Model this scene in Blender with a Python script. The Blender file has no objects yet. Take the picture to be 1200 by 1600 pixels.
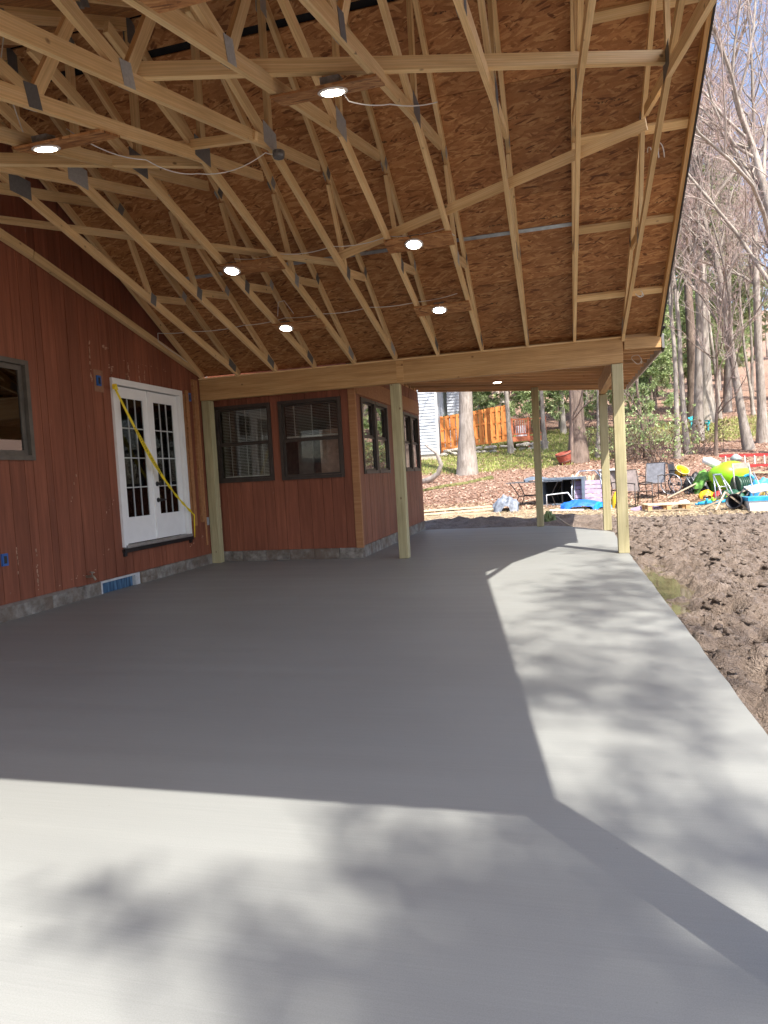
import bpy, bmesh, math, random
import numpy as np
from mathutils import Vector, Matrix, Quaternion

random.seed(7)
rng = np.random.default_rng(11)
sc = bpy.context.scene
COL = sc.collection

# ------------------------------------------------------------------ camera
cam = bpy.data.cameras.new("camera")
cam.sensor_fit = 'VERTICAL'
cam.sensor_height = 36.0
cam.lens = 1073.29 / 1600 * 36.0
cam.clip_start = 0.05
cam.clip_end = 3000
co = bpy.data.objects.new("camera", cam)
COL.objects.link(co)
yaw, pitch, roll = -0.2553, -0.0543, -0.0564
F = Vector((math.sin(yaw) * math.cos(pitch), math.cos(yaw) * math.cos(pitch), math.sin(pitch)))
R0 = Vector((math.cos(yaw), -math.sin(yaw), 0))
U0 = R0.cross(F)
R1 = math.cos(roll) * R0 + math.sin(roll) * U0
U1 = -math.sin(roll) * R0 + math.cos(roll) * U0
M = Matrix.Identity(4)
for i in range(3):
    M[i][0], M[i][1], M[i][2] = R1[i], U1[i], -F[i]
M[2][3] = 1.2216
co.matrix_world = M
sc.camera = co

# ------------------------------------------------------------------ sky and sun
SUN = Vector((0.437, -0.535, 1.0)).normalized()
world = bpy.data.worlds.new("World")
sc.world = world
world.use_nodes = True
wn = world.node_tree
wn.nodes.clear()
wo = wn.nodes.new('ShaderNodeOutputWorld')
wb = wn.nodes.new('ShaderNodeBackground')
sky = wn.nodes.new('ShaderNodeTexSky')
sky.sky_type = 'NISHITA'
sky.sun_disc = False
sky.sun_elevation = math.asin(SUN.z)
sky.sun_rotation = math.atan2(SUN.x, SUN.y)
sky.air_density = 0.8
sky.dust_density = 2.0
sky.ozone_density = 1.0
wb.inputs['Strength'].default_value = 0.115
wn.links.new(sky.outputs[0], wb.inputs['Color'])
wn.links.new(wb.outputs[0], wo.inputs['Surface'])
sl = bpy.data.lights.new("sun", 'SUN')
sl.energy = 3.2
sl.angle = math.radians(0.53)
sl.color = (1.0, 0.955, 0.88)
so = bpy.data.objects.new("sun", sl)
COL.objects.link(so)
so.rotation_euler = SUN.to_track_quat('Z', 'Y').to_euler()
so.location = (10, -12, 25)
sc.view_settings.view_transform = 'Standard'
sc.view_settings.look = 'None'
sc.view_settings.gamma = 1.0
sc.view_settings.use_curve_mapping = False
sc.view_settings.exposure = 1.7
sc.cycles.max_bounces = 8
sc.cycles.diffuse_bounces = 5
sc.cycles.transparent_max_bounces = 10
sc.cycles.use_denoising = True
sc.cycles.use_adaptive_sampling = True
sc.cycles.adaptive_threshold = 0.015

# ------------------------------------------------------------------ helpers
def wm(o):
    return o.matrix_basis.copy()

def link(o, parent=None):
    COL.objects.link(o)
    if parent is not None:
        o.parent = parent
        o.matrix_parent_inverse = wm(parent).inverted()
    return o

def tag(o, label, cat, group=None):
    o['label'] = label
    o['category'] = cat
    if group:
        o['group'] = group
    return o

def thing(name, label, cat, loc=(0, 0, 0), group=None):
    o = bpy.data.objects.new(name, None)
    o.empty_display_size = 0.2
    o.location = loc
    link(o)
    return tag(o, label, cat, group)

def meshobj(name, verts, faces, mat, parent=None, smooth=False, basis=None):
    me = bpy.data.meshes.new(name)
    me.from_pydata([tuple(v) for v in verts], [], [tuple(f) for f in faces])
    me.materials.append(mat)
    if smooth:
        me.polygons.foreach_set('use_smooth', [True] * len(me.polygons))
    me.update()
    o = bpy.data.objects.new(name, me)
    if basis is not None:
        o.matrix_basis = basis
    return link(o, parent)

def npmesh(name, V, Fq, mat, parent=None, smooth=False, colors=None):
    """V (n,3) array, Fq (m,k) int array of equal-sided faces."""
    V = np.asarray(V, np.float32)
    Fq = np.asarray(Fq, np.int32)
    m, k = Fq.shape
    me = bpy.data.meshes.new(name)
    me.vertices.add(len(V))
    me.vertices.foreach_set('co', V.ravel())
    me.loops.add(m * k)
    me.loops.foreach_set('vertex_index', Fq.ravel())
    me.polygons.add(m)
    me.polygons.foreach_set('loop_start', np.arange(0, m * k, k, dtype=np.int32))
    me.polygons.foreach_set('loop_total', np.full(m, k, dtype=np.int32))
    if smooth:
        me.polygons.foreach_set('use_smooth', np.ones(m, bool))
    me.materials.append(mat)
    me.update(calc_edges=True)
    if colors is not None:
        ca = me.color_attributes.new('tint', 'FLOAT_COLOR', 'POINT')
        c4 = np.ones((len(V), 4), np.float32)
        c4[:, :colors.shape[1]] = colors
        ca.data.foreach_set('color', c4.ravel())
    o = bpy.data.objects.new(name, me)
    return link(o, parent)

BOXF = [(0, 3, 2, 1), (4, 5, 6, 7), (0, 1, 5, 4), (1, 2, 6, 5), (2, 3, 7, 6), (3, 0, 4, 7)]
def boxv(x0, x1, y0, y1, z0, z1):
    return [(x0, y0, z0), (x1, y0, z0), (x1, y1, z0), (x0, y1, z0), (x0, y0, z1), (x1, y0, z1), (x1, y1, z1), (x0, y1, z1)]

_cache = {}
def boxmesh(L, w, h, mat, bev=0.0):
    key = (round(L, 4), round(w, 4), round(h, 4), mat.name, bev)
    if key in _cache:
        return _cache[key]
    me = bpy.data.meshes.new('lumber')
    bm = bmesh.new()
    vs = [bm.verts.new(v) for v in boxv(-L / 2, L / 2, -w / 2, w / 2, -h / 2, h / 2)]
    for f in BOXF:
        bm.faces.new([vs[i] for i in f])
    if bev:
        bmesh.ops.bevel(bm, geom=list(bm.edges), offset=bev, segments=1, affect='EDGES')
    bm.to_mesh(me)
    bm.free()
    me.materials.append(mat)
    _cache[key] = me
    return me

def bar(name, p0, p1, w, h, mat, parent=None, side=(1, 0, 0), bev=0.0):
    """lumber from p0 to p1; w measured along side, h along the third axis."""
    p0, p1 = Vector(p0), Vector(p1)
    x = (p1 - p0)
    L = x.length
    x.normalize()
    y = Vector(side)
    y = (y - x * y.dot(x)).normalized()
    z = x.cross(y)
    m = Matrix.Identity(4)
    for i in range(3):
        m[i][0], m[i][1], m[i][2], m[i][3] = x[i], y[i], z[i], (p0[i] + p1[i]) / 2
    o = bpy.data.objects.new(name, boxmesh(L, w, h, mat, bev))
    o.matrix_basis = m
    return link(o, parent)

def box(name, x0, x1, y0, y1, z0, z1, mat, parent=None, bev=0.0):
    o = bpy.data.objects.new(name, boxmesh(abs(x1 - x0), abs(y1 - y0), abs(z1 - z0), mat, bev))
    o.location = ((x0 + x1) / 2, (y0 + y1) / 2, (z0 + z1) / 2)
    return link(o, parent)

class MB:
    """collects shapes into one mesh"""
    def __init__(s):
        s.v, s.f = [], []
    def add(s, v, f):
        n = len(s.v)
        s.v += [tuple(a) for a in v]
        s.f += [tuple(i + n for i in a) for a in f]
        return s
    def box(s, x0, x1, y0, y1, z0, z1):
        return s.add(boxv(x0, x1, y0, y1, z0, z1), BOXF)
    def obox(s, c, ax, ay, az):
        c, ax, ay, az = map(Vector, (c, ax, ay, az))
        v = [c + sx * ax + sy * ay + sz * az for sz in (-1, 1) for sx, sy in ((-1, -1), (1, -1), (1, 1), (-1, 1))]
        return s.add(v, BOXF)
    def tube(s, pts, r, n=6, cap=True, closed=False):
        pts = [Vector(p) for p in pts]
        if not hasattr(r, '__len__'):
            r = [r] * len(pts)
        v, f = [], []
        N = len(pts)
        nrm = None
        for i, p in enumerate(pts):
            if closed:
                t = pts[(i + 1) % N] - pts[i - 1]
            else:
                t = pts[min(i + 1, N - 1)] - pts[max(i - 1, 0)]
            t.normalize()
            if nrm is None:
                nrm = t.orthogonal().normalized()
            else:
                nrm = (nrm - t * nrm.dot(t))
                if nrm.length < 1e-5:
                    nrm = t.orthogonal()
                nrm.normalize()
            b = t.cross(nrm)
            for k in range(n):
                a = 2 * math.pi * k / n
                v.append(p + r[i] * (math.cos(a) * nrm + math.sin(a) * b))
        for i in range(N if closed else N - 1):
            j = (i + 1) % N
            for k in range(n):
                f.append((i * n + k, i * n + (k + 1) % n, j * n + (k + 1) % n, j * n + k))
        if cap and not closed:
            f.append(tuple(range(n))[::-1])
            f.append(tuple((N - 1) * n + k for k in range(n)))
        return s.add(v, f)
    def lathe(s, c, prof, n=16, axis=(0, 0, 1), cap=True):
        c = Vector(c)
        a = Vector(axis).normalized()
        x = a.orthogonal().normalized()
        y = a.cross(x)
        v, f = [], []
        for (r, h) in prof:
            for k in range(n):
                t = 2 * math.pi * k / n
                v.append(c + a * h + r * (math.cos(t) * x + math.sin(t) * y))
        for i in range(len(prof) - 1):
            for k in range(n):
                f.append((i * n + k, i * n + (k + 1) % n, (i + 1) * n + (k + 1) % n, (i + 1) * n + k))
        if cap:
            f.append(tuple(range(n))[::-1])
            f.append(tuple((len(prof) - 1) * n + k for k in range(n)))
        return s.add(v, f)
    def build(s, name, mat, parent=None, smooth=False, basis=None):
        return meshobj(name, s.v, s.f, mat, parent, smooth, basis)

# numpy value noise
def vnoise(x, y, seed=0):
    xi = np.floor(x).astype(np.int64)
    yi = np.floor(y).astype(np.int64)
    xf, yf = x - xi, y - yi
    def h(a, b):
        n = (a * 374761393 + b * 668265263 + seed * 1442695041) & 0x7fffffff
        n = ((n ^ (n >> 13)) * 1274126177) & 0x7fffffff
        n = (n ^ (n >> 16)) & 0xffffff
        return n / float(0xffffff)
    u = xf * xf * (3 - 2 * xf)
    v = yf * yf * (3 - 2 * yf)
    a = h(xi, yi) * (1 - u) + h(xi + 1, yi) * u
    b = h(xi, yi + 1) * (1 - u) + h(xi + 1, yi + 1) * u
    return a * (1 - v) + b * v
def fbm(x, y, oct=4, seed=0):
    s, a, t = 0, 1.0, 0
    for i in range(oct):
        s = s + a * vnoise(x, y, seed + i * 17)
        t += a
        a *= 0.5
        x, y = x * 2.03 + 5.1, y * 2.03 + 9.7
    return s / t
def spl(t, k=1.5):
    return k * np.logaddexp(0, t / k)
def terr(x, y):
    """broad ground height"""
    x = np.asarray(x, float)
    y = np.asarray(y, float)
    return -0.12 + 0.15 * spl(y - 21.5) + 0.05 * spl(y - 60, 5)
def tz(x, y):
    return float(terr(x, y))

# ------------------------------------------------------------------ materials
class NT:
    def __init__(s, name):
        s.m = bpy.data.materials.new(name)
        s.m.use_nodes = True
        s.t = s.m.node_tree
        s.b = s.t.nodes['Principled BSDF']
        s.out = s.t.nodes['Material Output']
    def n(s, typ, **kw):
        nd = s.t.nodes.new(typ)
        for k, v in kw.items():
            if k in nd.inputs:
                nd.inputs[k].default_value = v
            else:
                setattr(nd, k, v)
        return nd
    def l(s, a, b):
        s.t.links.new(a, b)
        return s
    def coord(s, kind='Object', scale=(1, 1, 1), rand=True, rot=(0, 0, 0)):
        tc = s.n('ShaderNodeTexCoord')
        mp = s.n('ShaderNodeMapping')
        mp.inputs['Scale'].default_value = scale
        mp.inputs['Rotation'].default_value = rot
        src = tc.outputs[kind]
        if rand:
            oi = s.n('ShaderNodeObjectInfo')
            mu = s.n('ShaderNodeMath', operation='MULTIPLY')
            mu.inputs[1].default_value = 37.0
            s.l(oi.outputs['Random'], mu.inputs[0])
            ad = s.n('ShaderNodeVectorMath', operation='ADD')
            s.l(src, ad.inputs[0]).l(mu.outputs[0], ad.inputs[1])
            src = ad.outputs[0]
        s.l(src, mp.inputs['Vector'])
        return mp.outputs[0]
    def noise(s, vec, scale=5, detail=4, rough=0.55, dist=0.0):
        nd = s.n('ShaderNodeTexNoise')
        nd.inputs['Scale'].default_value = scale
        nd.inputs['Detail'].default_value = detail
        nd.inputs['Roughness'].default_value = rough
        nd.inputs['Distortion'].default_value = dist
        s.l(vec, nd.inputs['Vector'])
        return nd.outputs['Fac']
    def ramp(s, fac, stops):
        nd = s.n('ShaderNodeValToRGB')
        e = nd.color_ramp.elements
        while len(e) < len(stops):
            e.new(0.5)
        for el, (p, c) in zip(e, stops):
            el.position = p
            el.color = (*c, 1) if len(c) == 3 else c
        s.l(fac, nd.inputs[0])
        return nd.outputs[0]
    def mix(s, fac, a, b, mode='MIX'):
        nd = s.n('ShaderNodeMix', data_type='RGBA', blend_type=mode)
        for sock, v in ((nd.inputs[0], fac), (nd.inputs[6], a), (nd.inputs[7], b)):
            if isinstance(v, (int, float)):
                sock.default_value = v
            elif isinstance(v, tuple):
                sock.default_value = (*v, 1)
            else:
                s.l(v, sock)
        return nd.outputs[2]
    def math(s, op, a, b=0.0):
        nd = s.n('ShaderNodeMath', operation=op)
        for sock, v in ((nd.inputs[0], a), (nd.inputs[1], b)):
            if isinstance(v, (int, float)):
                sock.default_value = v
            else:
                s.l(v, sock)
        return nd.outputs[0]
    def rand(s):
        return s.n('ShaderNodeObjectInfo').outputs['Random']
    def hsvvar(s, col, amt=0.2):
        """brightness varies from object to object"""
        nd = s.n('ShaderNodeHueSaturation')
        v = s.math('ADD', s.math('MULTIPLY', s.rand(), amt), 1 - amt / 2)
        s.l(v, nd.inputs['Value']).l(col, nd.inputs['Color'])
        return nd.outputs[0]
    def bump(s, h, strength=0.3, dist=0.01):
        nd = s.n('ShaderNodeBump')
        nd.inputs['Strength'].default_value = strength
        nd.inputs['Distance'].default_value = dist
        s.l(h, nd.inputs['Height'])
        s.l(nd.outputs[0], s.b.inputs['Normal'])
    def fin(s, col=None, rough=0.6, spec=0.4, metal=0.0):
        if col is not None:
            if isinstance(col, tuple):
                s.b.inputs['Base Color'].default_value = (*col, 1)
            else:
                s.l(col, s.b.inputs['Base Color'])
        if isinstance(rough, (int, float)):
            s.b.inputs['Roughness'].default_value = rough
        else:
            s.l(rough, s.b.inputs['Roughness'])
        s.b.inputs['Specular IOR Level'].default_value = spec
        s.b.inputs['Metallic'].default_value = metal
        return s.m

def plain(name, col, rough=0.55, spec=0.4, metal=0.0, var=0.25, scale=9.0):
    t = NT(name)
    v = t.coord()
    f = t.noise(v, scale, 5, 0.6)
    c = t.ramp(f, [(0.3, tuple(a * (1 - var) for a in col)), (0.7, tuple(min(1, a * (1 + var)) for a in col))])
    return t.fin(c, rough, spec, metal)

def wood(name, c0, c1, c2, knots=True, ring=3.0, rough=0.65, var=0.22, across=22.0):
    t = NT(name)
    v = t.coord(scale=(0.9, across, across))
    f = t.noise(v, 1.6, 5, 0.62, 0.4)
    v2 = t.coord(scale=(0.55, 9, 9))
    wv = t.n('ShaderNodeTexWave', wave_type='RINGS')
    wv.inputs['Scale'].default_value = ring
    wv.inputs['Distortion'].default_value = 9.0
    wv.inputs['Detail'].default_value = 3
    wv.inputs['Detail Scale'].default_value = 0.8
    t.l(v2, wv.inputs['Vector'])
    c = t.ramp(f, [(0.25, c0), (0.52, c1), (0.8, c2)])
    c = t.mix(t.math('MULTIPLY', wv.outputs['Fac'], 0.22), c, tuple(a * 0.62 for a in c0))
    if knots:
        vk = t.coord(scale=(5.5, 8, 8))
        vo = t.n('ShaderNodeTexVoronoi')
        vo.inputs['Scale'].default_value = 1.0
        t.l(vk, vo.inputs['Vector'])
        k = t.ramp(vo.outputs['Distance'], [(0.06, (1, 1, 1)), (0.13, (0, 0, 0))])
        sk = t.n('ShaderNodeSeparateColor')
        t.l(vo.outputs['Color'], sk.inputs[0])
        k = t.math('MULTIPLY', k, t.math('GREATER_THAN', sk.outputs[0], 0.72))
        c = t.mix(t.math('MULTIPLY', k, 0.75), c, (0.12, 0.05, 0.02))
    vb = t.coord(scale=(1, 1, 1))
    g = t.noise(vb, 3.0, 3)
    c = t.mix(t.math('MULTIPLY', t.ramp(g, [(0.45, (0, 0, 0)), (0.75, (1, 1, 1))]), 0.3), c, tuple(a * 0.6 for a in c1))
    c = t.hsvvar(c, var)
    t.bump(f, 0.25, 0.003)
    return t.fin(c, rough, 0.3)

M_SPF = wood('pine_lumber', (0.6, 0.385, 0.17), (0.78, 0.545, 0.275), (0.85, 0.65, 0.385), var=0.3)
M_BEAM = wood('beam_timber', (0.38, 0.2, 0.075), (0.55, 0.325, 0.135), (0.64, 0.41, 0.2), ring=2.2, var=0.1, across=14)
M_JOIST = wood('joist_timber', (0.46, 0.25, 0.11), (0.62, 0.37, 0.175), (0.7, 0.46, 0.24), var=0.6)  # wide tone spread stands in for light and shade stripes across the joists
M_POST = wood('treated_post', (0.3, 0.255, 0.13), (0.45, 0.395, 0.225), (0.53, 0.47, 0.29), var=0.15, across=16)
M_OLDWOOD = wood('weathered_wood', (0.30, 0.22, 0.15), (0.42, 0.33, 0.23), (0.52, 0.43, 0.32), var=0.3)
M_PALE = wood('pale_board', (0.5, 0.4, 0.26), (0.62, 0.51, 0.34), (0.7, 0.6, 0.42), var=0.2)
M_RAWTRIM = wood('raw_cedar', (0.30, 0.13, 0.055), (0.42, 0.2, 0.085), (0.5, 0.27, 0.13), var=0.25)
M_FENCE = wood('orange_stained_board', (0.52, 0.165, 0.04), (0.67, 0.24, 0.06), (0.74, 0.31, 0.09), var=0.25, knots=False)
M_DECKRED = wood('red_stained_deck', (0.42, 0.11, 0.05), (0.55, 0.17, 0.08), (0.6, 0.22, 0.1), var=0.2, knots=False)

def osb():
    t = NT('osb_sheathing')
    base = t.coord()
    col = None
    h = None
    for i, (rz, sx, sy, th) in enumerate(((0.12, 7, 38, 0.0), (0.75, 9, 34, 0.5), (-0.7, 8, 38, 0.5), (0.02, 5.5, 30, 0.5), (-0.3, 9, 48, 0.6))):
        mp = t.n('ShaderNodeMapping')
        mp.inputs['Rotation'].default_value = (0, 0, rz)
        t.l(base, mp.inputs['Vector'])
        m2 = t.n('ShaderNodeMapping')
        m2.inputs['Scale'].default_value = (sx, sy, 1)
        m2.inputs['Location'].default_value = (i * 3.7, i * 7.1, i * 1.3)
        t.l(mp.outputs[0], m2.inputs['Vector'])
        ns = t.n('ShaderNodeTexNoise')
        ns.inputs['Scale'].default_value = 1.2
        t.l(m2.outputs[0], ns.inputs['Vector'])
        ad = t.n('ShaderNodeVectorMath', operation='ADD')
        t.l(m2.outputs[0], ad.inputs[0]).l(ns.outputs['Color'], ad.inputs[1])
        vo = t.n('ShaderNodeTexVoronoi', voronoi_dimensions='2D')
        vo.inputs['Scale'].default_value = 1.0
        vo.inputs['Randomness'].default_value = 1.0
        t.l(ad.outputs[0], vo.inputs['Vector'])
        sep = t.n('ShaderNodeSeparateColor')
        t.l(vo.outputs['Color'], sep.inputs[0])
        c = t.ramp(sep.outputs[0], [(0.0, (0.16, 0.058, 0.02)), (0.14, (0.34, 0.145, 0.05)), (0.65, (0.46, 0.212, 0.078)), (1.0, (0.6, 0.335, 0.14))])
        if col is None:
            col, h = c, sep.outputs[0]
        else:
            msk = t.math('GREATER_THAN', sep.outputs[1], th)
            edge = t.ramp(vo.outputs['Distance'], [(0.38, (1, 1, 1)), (0.62, (0, 0, 0))])
            msk = t.math('MULTIPLY', msk, edge)
            col = t.mix(msk, col, c)
            nd = t.n('ShaderNodeMix')
            t.l(msk, nd.inputs[0]).l(h, nd.inputs[2]).l(sep.outputs[0], nd.inputs[3])
            h = nd.outputs[0]
    fine = t.noise(base, 90, 4, 0.7)
    col = t.mix(0.35, col, t.ramp(fine, [(0.3, (0.45, 0.4, 0.35)), (0.7, (1, 1, 1))]), 'MULTIPLY')
    big = t.noise(base, 2.2, 4, 0.6)
    col = t.mix(0.5, col, t.ramp(big, [(0.3, (0.72, 0.7, 0.68)), (0.65, (1, 1, 1))]), 'MULTIPLY')
    raw = t.n('ShaderNodeTexCoord').outputs['Object']
    sx_ = t.n('ShaderNodeSeparateXYZ')
    t.l(raw, sx_.inputs[0])
    band = t.math('LESS_THAN', t.math('ABSOLUTE', t.math('ADD', sx_.outputs[1], -0.27)), 0.011)
    dash = t.math('GREATER_THAN', t.noise(t.coord(scale=(1, 1, 0)), 38, 2), 0.52)
    runs = t.math('GREATER_THAN', t.noise(t.coord(scale=(1, 0.2, 0)), 2.4, 1), 0.52)
    col = t.mix(t.math('MULTIPLY', t.math('MULTIPLY', band, dash), t.math('MULTIPLY', runs, 0.75)), col, (0.03, 0.018, 0.01))
    col = t.hsvvar(col, 0.3)
    t.bump(h, 0.35, 0.002)
    return t.fin(col, 0.6, 0.35)
M_OSB = osb()

def siding(name, dark, light, worn):
    t = NT(name)
    v = t.coord(scale=(9, 9, 0.55), rand=False)
    f = t.noise(v, 2.4, 6, 0.65)
    c = t.ramp(f, [(0.25, dark), (0.6, light), (0.85, tuple(min(1, a * 1.35) for a in light))])
    v2 = t.coord(scale=(1, 1, 0.45), rand=True)
    g = t.noise(v2, 7.5, 6, 0.72)
    c = t.mix(t.ramp(g, [(0.70 - worn, (0, 0, 0)), (0.78 - worn * 0.6, (0.75, 0.75, 0.75))]), c, (0.36, 0.25, 0.19))
    v3 = t.coord(scale=(1, 1, 0.3), rand=False)
    k = t.noise(v3, 1.3, 3)
    c = t.mix(0.6, c, t.ramp(k, [(0.35, (0.62, 0.58, 0.56)), (0.7, (1.1, 1.1, 1.1))]), 'MULTIPLY')
    c = t.hsvvar(c, 0.22)
    t.bump(f, 0.5, 0.004)
    return t.fin(c, 0.62, 0.3)
M_SIDING = siding('red_brown_siding', (0.17, 0.054, 0.028), (0.275, 0.092, 0.05), 0.03)
M_SIDING2 = siding('worn_red_siding', (0.15, 0.055, 0.03), (0.28, 0.108, 0.06), 0.08)
M_GROOVE = plain('groove_shadow_board', (0.05, 0.018, 0.012), 0.9, 0.1)
M_WHITE = plain('white_door_paint', (0.80, 0.79, 0.77), 0.38, 0.5, var=0.03)
M_BROWNFRAME = plain('dark_brown_window_frame', (0.045, 0.033, 0.026), 0.45, 0.4)
M_TAUPE = plain('taupe_window_frame', (0.10, 0.085, 0.07), 0.45, 0.4)
M_BLACK = plain('black_metal', (0.012, 0.012, 0.013), 0.4, 0.5)
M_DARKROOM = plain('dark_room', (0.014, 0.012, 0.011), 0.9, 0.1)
M_BLIND = plain('blind_slats', (0.72, 0.7, 0.67), 0.6, 0.3, var=0.1)
M_STEEL = plain('galvanised_plate', (0.23, 0.235, 0.24), 0.48, 0.5, 0.7, var=0.35, scale=30)
M_STRIP = plain('steel_strip', (0.38, 0.4, 0.42), 0.4, 0.5, 0.6, var=0.3)
M_ROOFING = plain('roofing_felt', (0.018, 0.018, 0.02), 0.9, 0.2)
M_TRIMDARK = plain('dark_drip_edge', (0.035, 0.03, 0.028), 0.5, 0.4)
M_TRIMPALE = plain('pale_drip_edge', (0.55, 0.54, 0.52), 0.5, 0.4)
M_CABLE = plain('white_cable', (0.72, 0.71, 0.68), 0.45, 0.4, var=0.05)
M_BLUEBOX = plain('blue_outlet_box', (0.02, 0.1, 0.33), 0.4, 0.5)
M_TAPE = plain('yellow_tape', (0.78, 0.58, 0.02), 0.4, 0.4, var=0.08)
M_TAPEINK = plain('black_ink', (0.012, 0.012, 0.012), 0.6, 0.3)
M_GREENPAINT = plain('green_edge_paint', (0.03, 0.09, 0.035), 0.7, 0.2)

def foundation():
    t = NT('foundation_concrete')
    v = t.coord()
    f = t.noise(v, 9, 7, 0.7)
    c = t.ramp(f, [(0.3, (0.1, 0.085, 0.07)), (0.5, (0.24, 0.215, 0.185)), (0.72, (0.4, 0.375, 0.33))])
    g = t.noise(v, 2.5, 5, 0.65)
    c = t.mix(t.ramp(g, [(0.42, (0, 0, 0)), (0.62, (0.8, 0.8, 0.8))]), c, (0.15, 0.105, 0.075))
    t.bump(t.math('ADD', f, t.math('MULTIPLY', g, 0.8)), 1.0, 0.03)
    return t.fin(c, 0.85, 0.25)
M_FOUND = foundation()

def concrete():
    t = NT('fresh_concrete')
    base = t.coord(rand=False)
    v = t.coord(scale=(0.7, 55, 1), rand=False, rot=(0, 0, 0.03))
    f = t.noise(v, 2.0, 6, 0.68)
    v2 = t.coord(scale=(0.12, 5, 1), rand=False, rot=(0, 0, -0.02))
    g = t.noise(v2, 1.2, 4, 0.55)
    sp = t.noise(base, 260, 2, 0.6)
    big = t.noise(base, 0.55, 3, 0.5)
    c = t.ramp(f, [(0.28, (0.24, 0.245, 0.232)), (0.62, (0.258, 0.263, 0.25)), (0.85, (0.298, 0.303, 0.289))])
    c = t.mix(0.4, c, t.ramp(g, [(0.32, (0.9, 0.9, 0.91)), (0.68, (1.03, 1.03, 1.02))]), 'MULTIPLY')
    c = t.mix(0.8, c, t.ramp(big, [(0.35, (0.9, 0.895, 0.89)), (0.65, (1.02, 1.02, 1.02))]), 'MULTIPLY')
    c = t.mix(0.7, c, t.ramp(sp, [(0.28, (0.86, 0.86, 0.86)), (0.5, (1, 1, 1)), (0.72, (1.12, 1.12, 1.12))]), 'MULTIPLY')
    vo = t.n('ShaderNodeTexVoronoi')
    vo.inputs['Scale'].default_value = 7.0
    t.l(base, vo.inputs['Vector'])
    pit = t.ramp(vo.outputs['Distance'], [(0.012, (1, 1, 1)), (0.03, (0, 0, 0))])
    c = t.mix(t.math('MULTIPLY', pit, 0.5), c, (0.12, 0.11, 0.1))
    r = t.ramp(g, [(0.3, (0.46, 0.46, 0.46)), (0.7, (0.6, 0.6, 0.6))])
    h = t.math('ADD', t.math('MULTIPLY', f, 1.0), t.math('MULTIPLY', sp, 0.5))
    t.bump(h, 0.22, 0.0025)
    return t.fin(c, r, 0.45)
M_SLAB = concrete()

def ground():
    t = NT('yard_ground')
    base = t.coord(rand=False)
    at = t.n('ShaderNodeVertexColor', layer_name='tint')
    sep = t.n('ShaderNodeSeparateColor')
    t.l(at.outputs['Color'], sep.inputs[0])
    f = t.noise(base, 6, 8, 0.72)
    f2 = t.noise(base, 45, 5, 0.7)
    mud = t.ramp(f, [(0.3, (0.17, 0.126, 0.095)), (0.55, (0.29, 0.225, 0.178)), (0.78, (0.39, 0.315, 0.256))])
    mud = t.mix(0.85, mud, t.ramp(f2, [(0.32, (0.62, 0.58, 0.55)), (0.55, (1, 1, 1)), (0.72, (1.22, 1.2, 1.18))]), 'MULTIPLY')
    straw = t.ramp(f2, [(0.3, (0.28, 0.2, 0.13)), (0.5, (0.46, 0.35, 0.24)), (0.75, (0.6, 0.48, 0.35))])
    straw = t.mix(t.ramp(f, [(0.45, (0, 0, 0)), (0.7, (1, 1, 1))]), straw, (0.25, 0.18, 0.12))
    leaf = t.ramp(f2, [(0.3, (0.17, 0.1, 0.07)), (0.5, (0.34, 0.21, 0.15)), (0.75, (0.5, 0.34, 0.26))])
    grass = t.ramp(f2, [(0.3, (0.11, 0.13, 0.03)), (0.55, (0.24, 0.26, 0.07)), (0.8, (0.38, 0.37, 0.13))])
    c = t.mix(sep.outputs[0], leaf, straw)
    c = t.mix(sep.outputs[1], c, grass)
    c = t.mix(sep.outputs[2], c, mud)
    vo = t.n('ShaderNodeTexVoronoi')
    vo.inputs['Scale'].default_value = 13.0
    ds = t.n('ShaderNodeVectorMath', operation='ADD')
    nzz = t.n('ShaderNodeTexNoise')
    nzz.inputs['Scale'].default_value = 9.0
    t.l(base, nzz.inputs['Vector']).l(base, ds.inputs[0]).l(nzz.outputs['Color'], ds.inputs[1])
    t.l(ds.outputs[0], vo.inputs['Vector'])
    f3 = t.noise(base, 120, 4, 0.7)
    h = t.math('ADD', f, t.math('MULTIPLY', f2, 0.55))
    h = t.math('ADD', h, t.math('MULTIPLY', vo.outputs['Distance'], -0.35))
    h = t.math('ADD', h, t.math('MULTIPLY', f3, 0.25))
    t.bump(h, 1.0, 0.06)
    rg = t.n('ShaderNodeMapRange')
    rg.inputs['To Min'].default_value = 0.9
    rg.inputs['To Max'].default_value = 0.4
    t.l(sep.outputs[2], rg.inputs['Value'])
    return t.fin(c, rg.outputs[0], 0.35)
M_GROUND = ground()

def tinted(name, rough=0.7, trans=0.0):
    t = NT(name)
    at = t.n('ShaderNodeVertexColor', layer_name='tint')
    t.fin(at.outputs['Color'], rough, 0.25)
    if trans:
        tr = t.n('ShaderNodeBsdfTranslucent')
        t.l(at.outputs['Color'], tr.inputs['Color'])
        mx = t.n('ShaderNodeMixShader')
        mx.inputs[0].default_value = trans
        t.l(t.b.outputs[0], mx.inputs[1]).l(tr.outputs[0], mx.inputs[2]).l(mx.outputs[0], t.out.inputs[0])
    return t.m
M_LEAF = tinted('leaf_tints', 0.75, 0.25)
M_NEEDLE = tinted('needle_tints', 0.6, 0.35)

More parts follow.
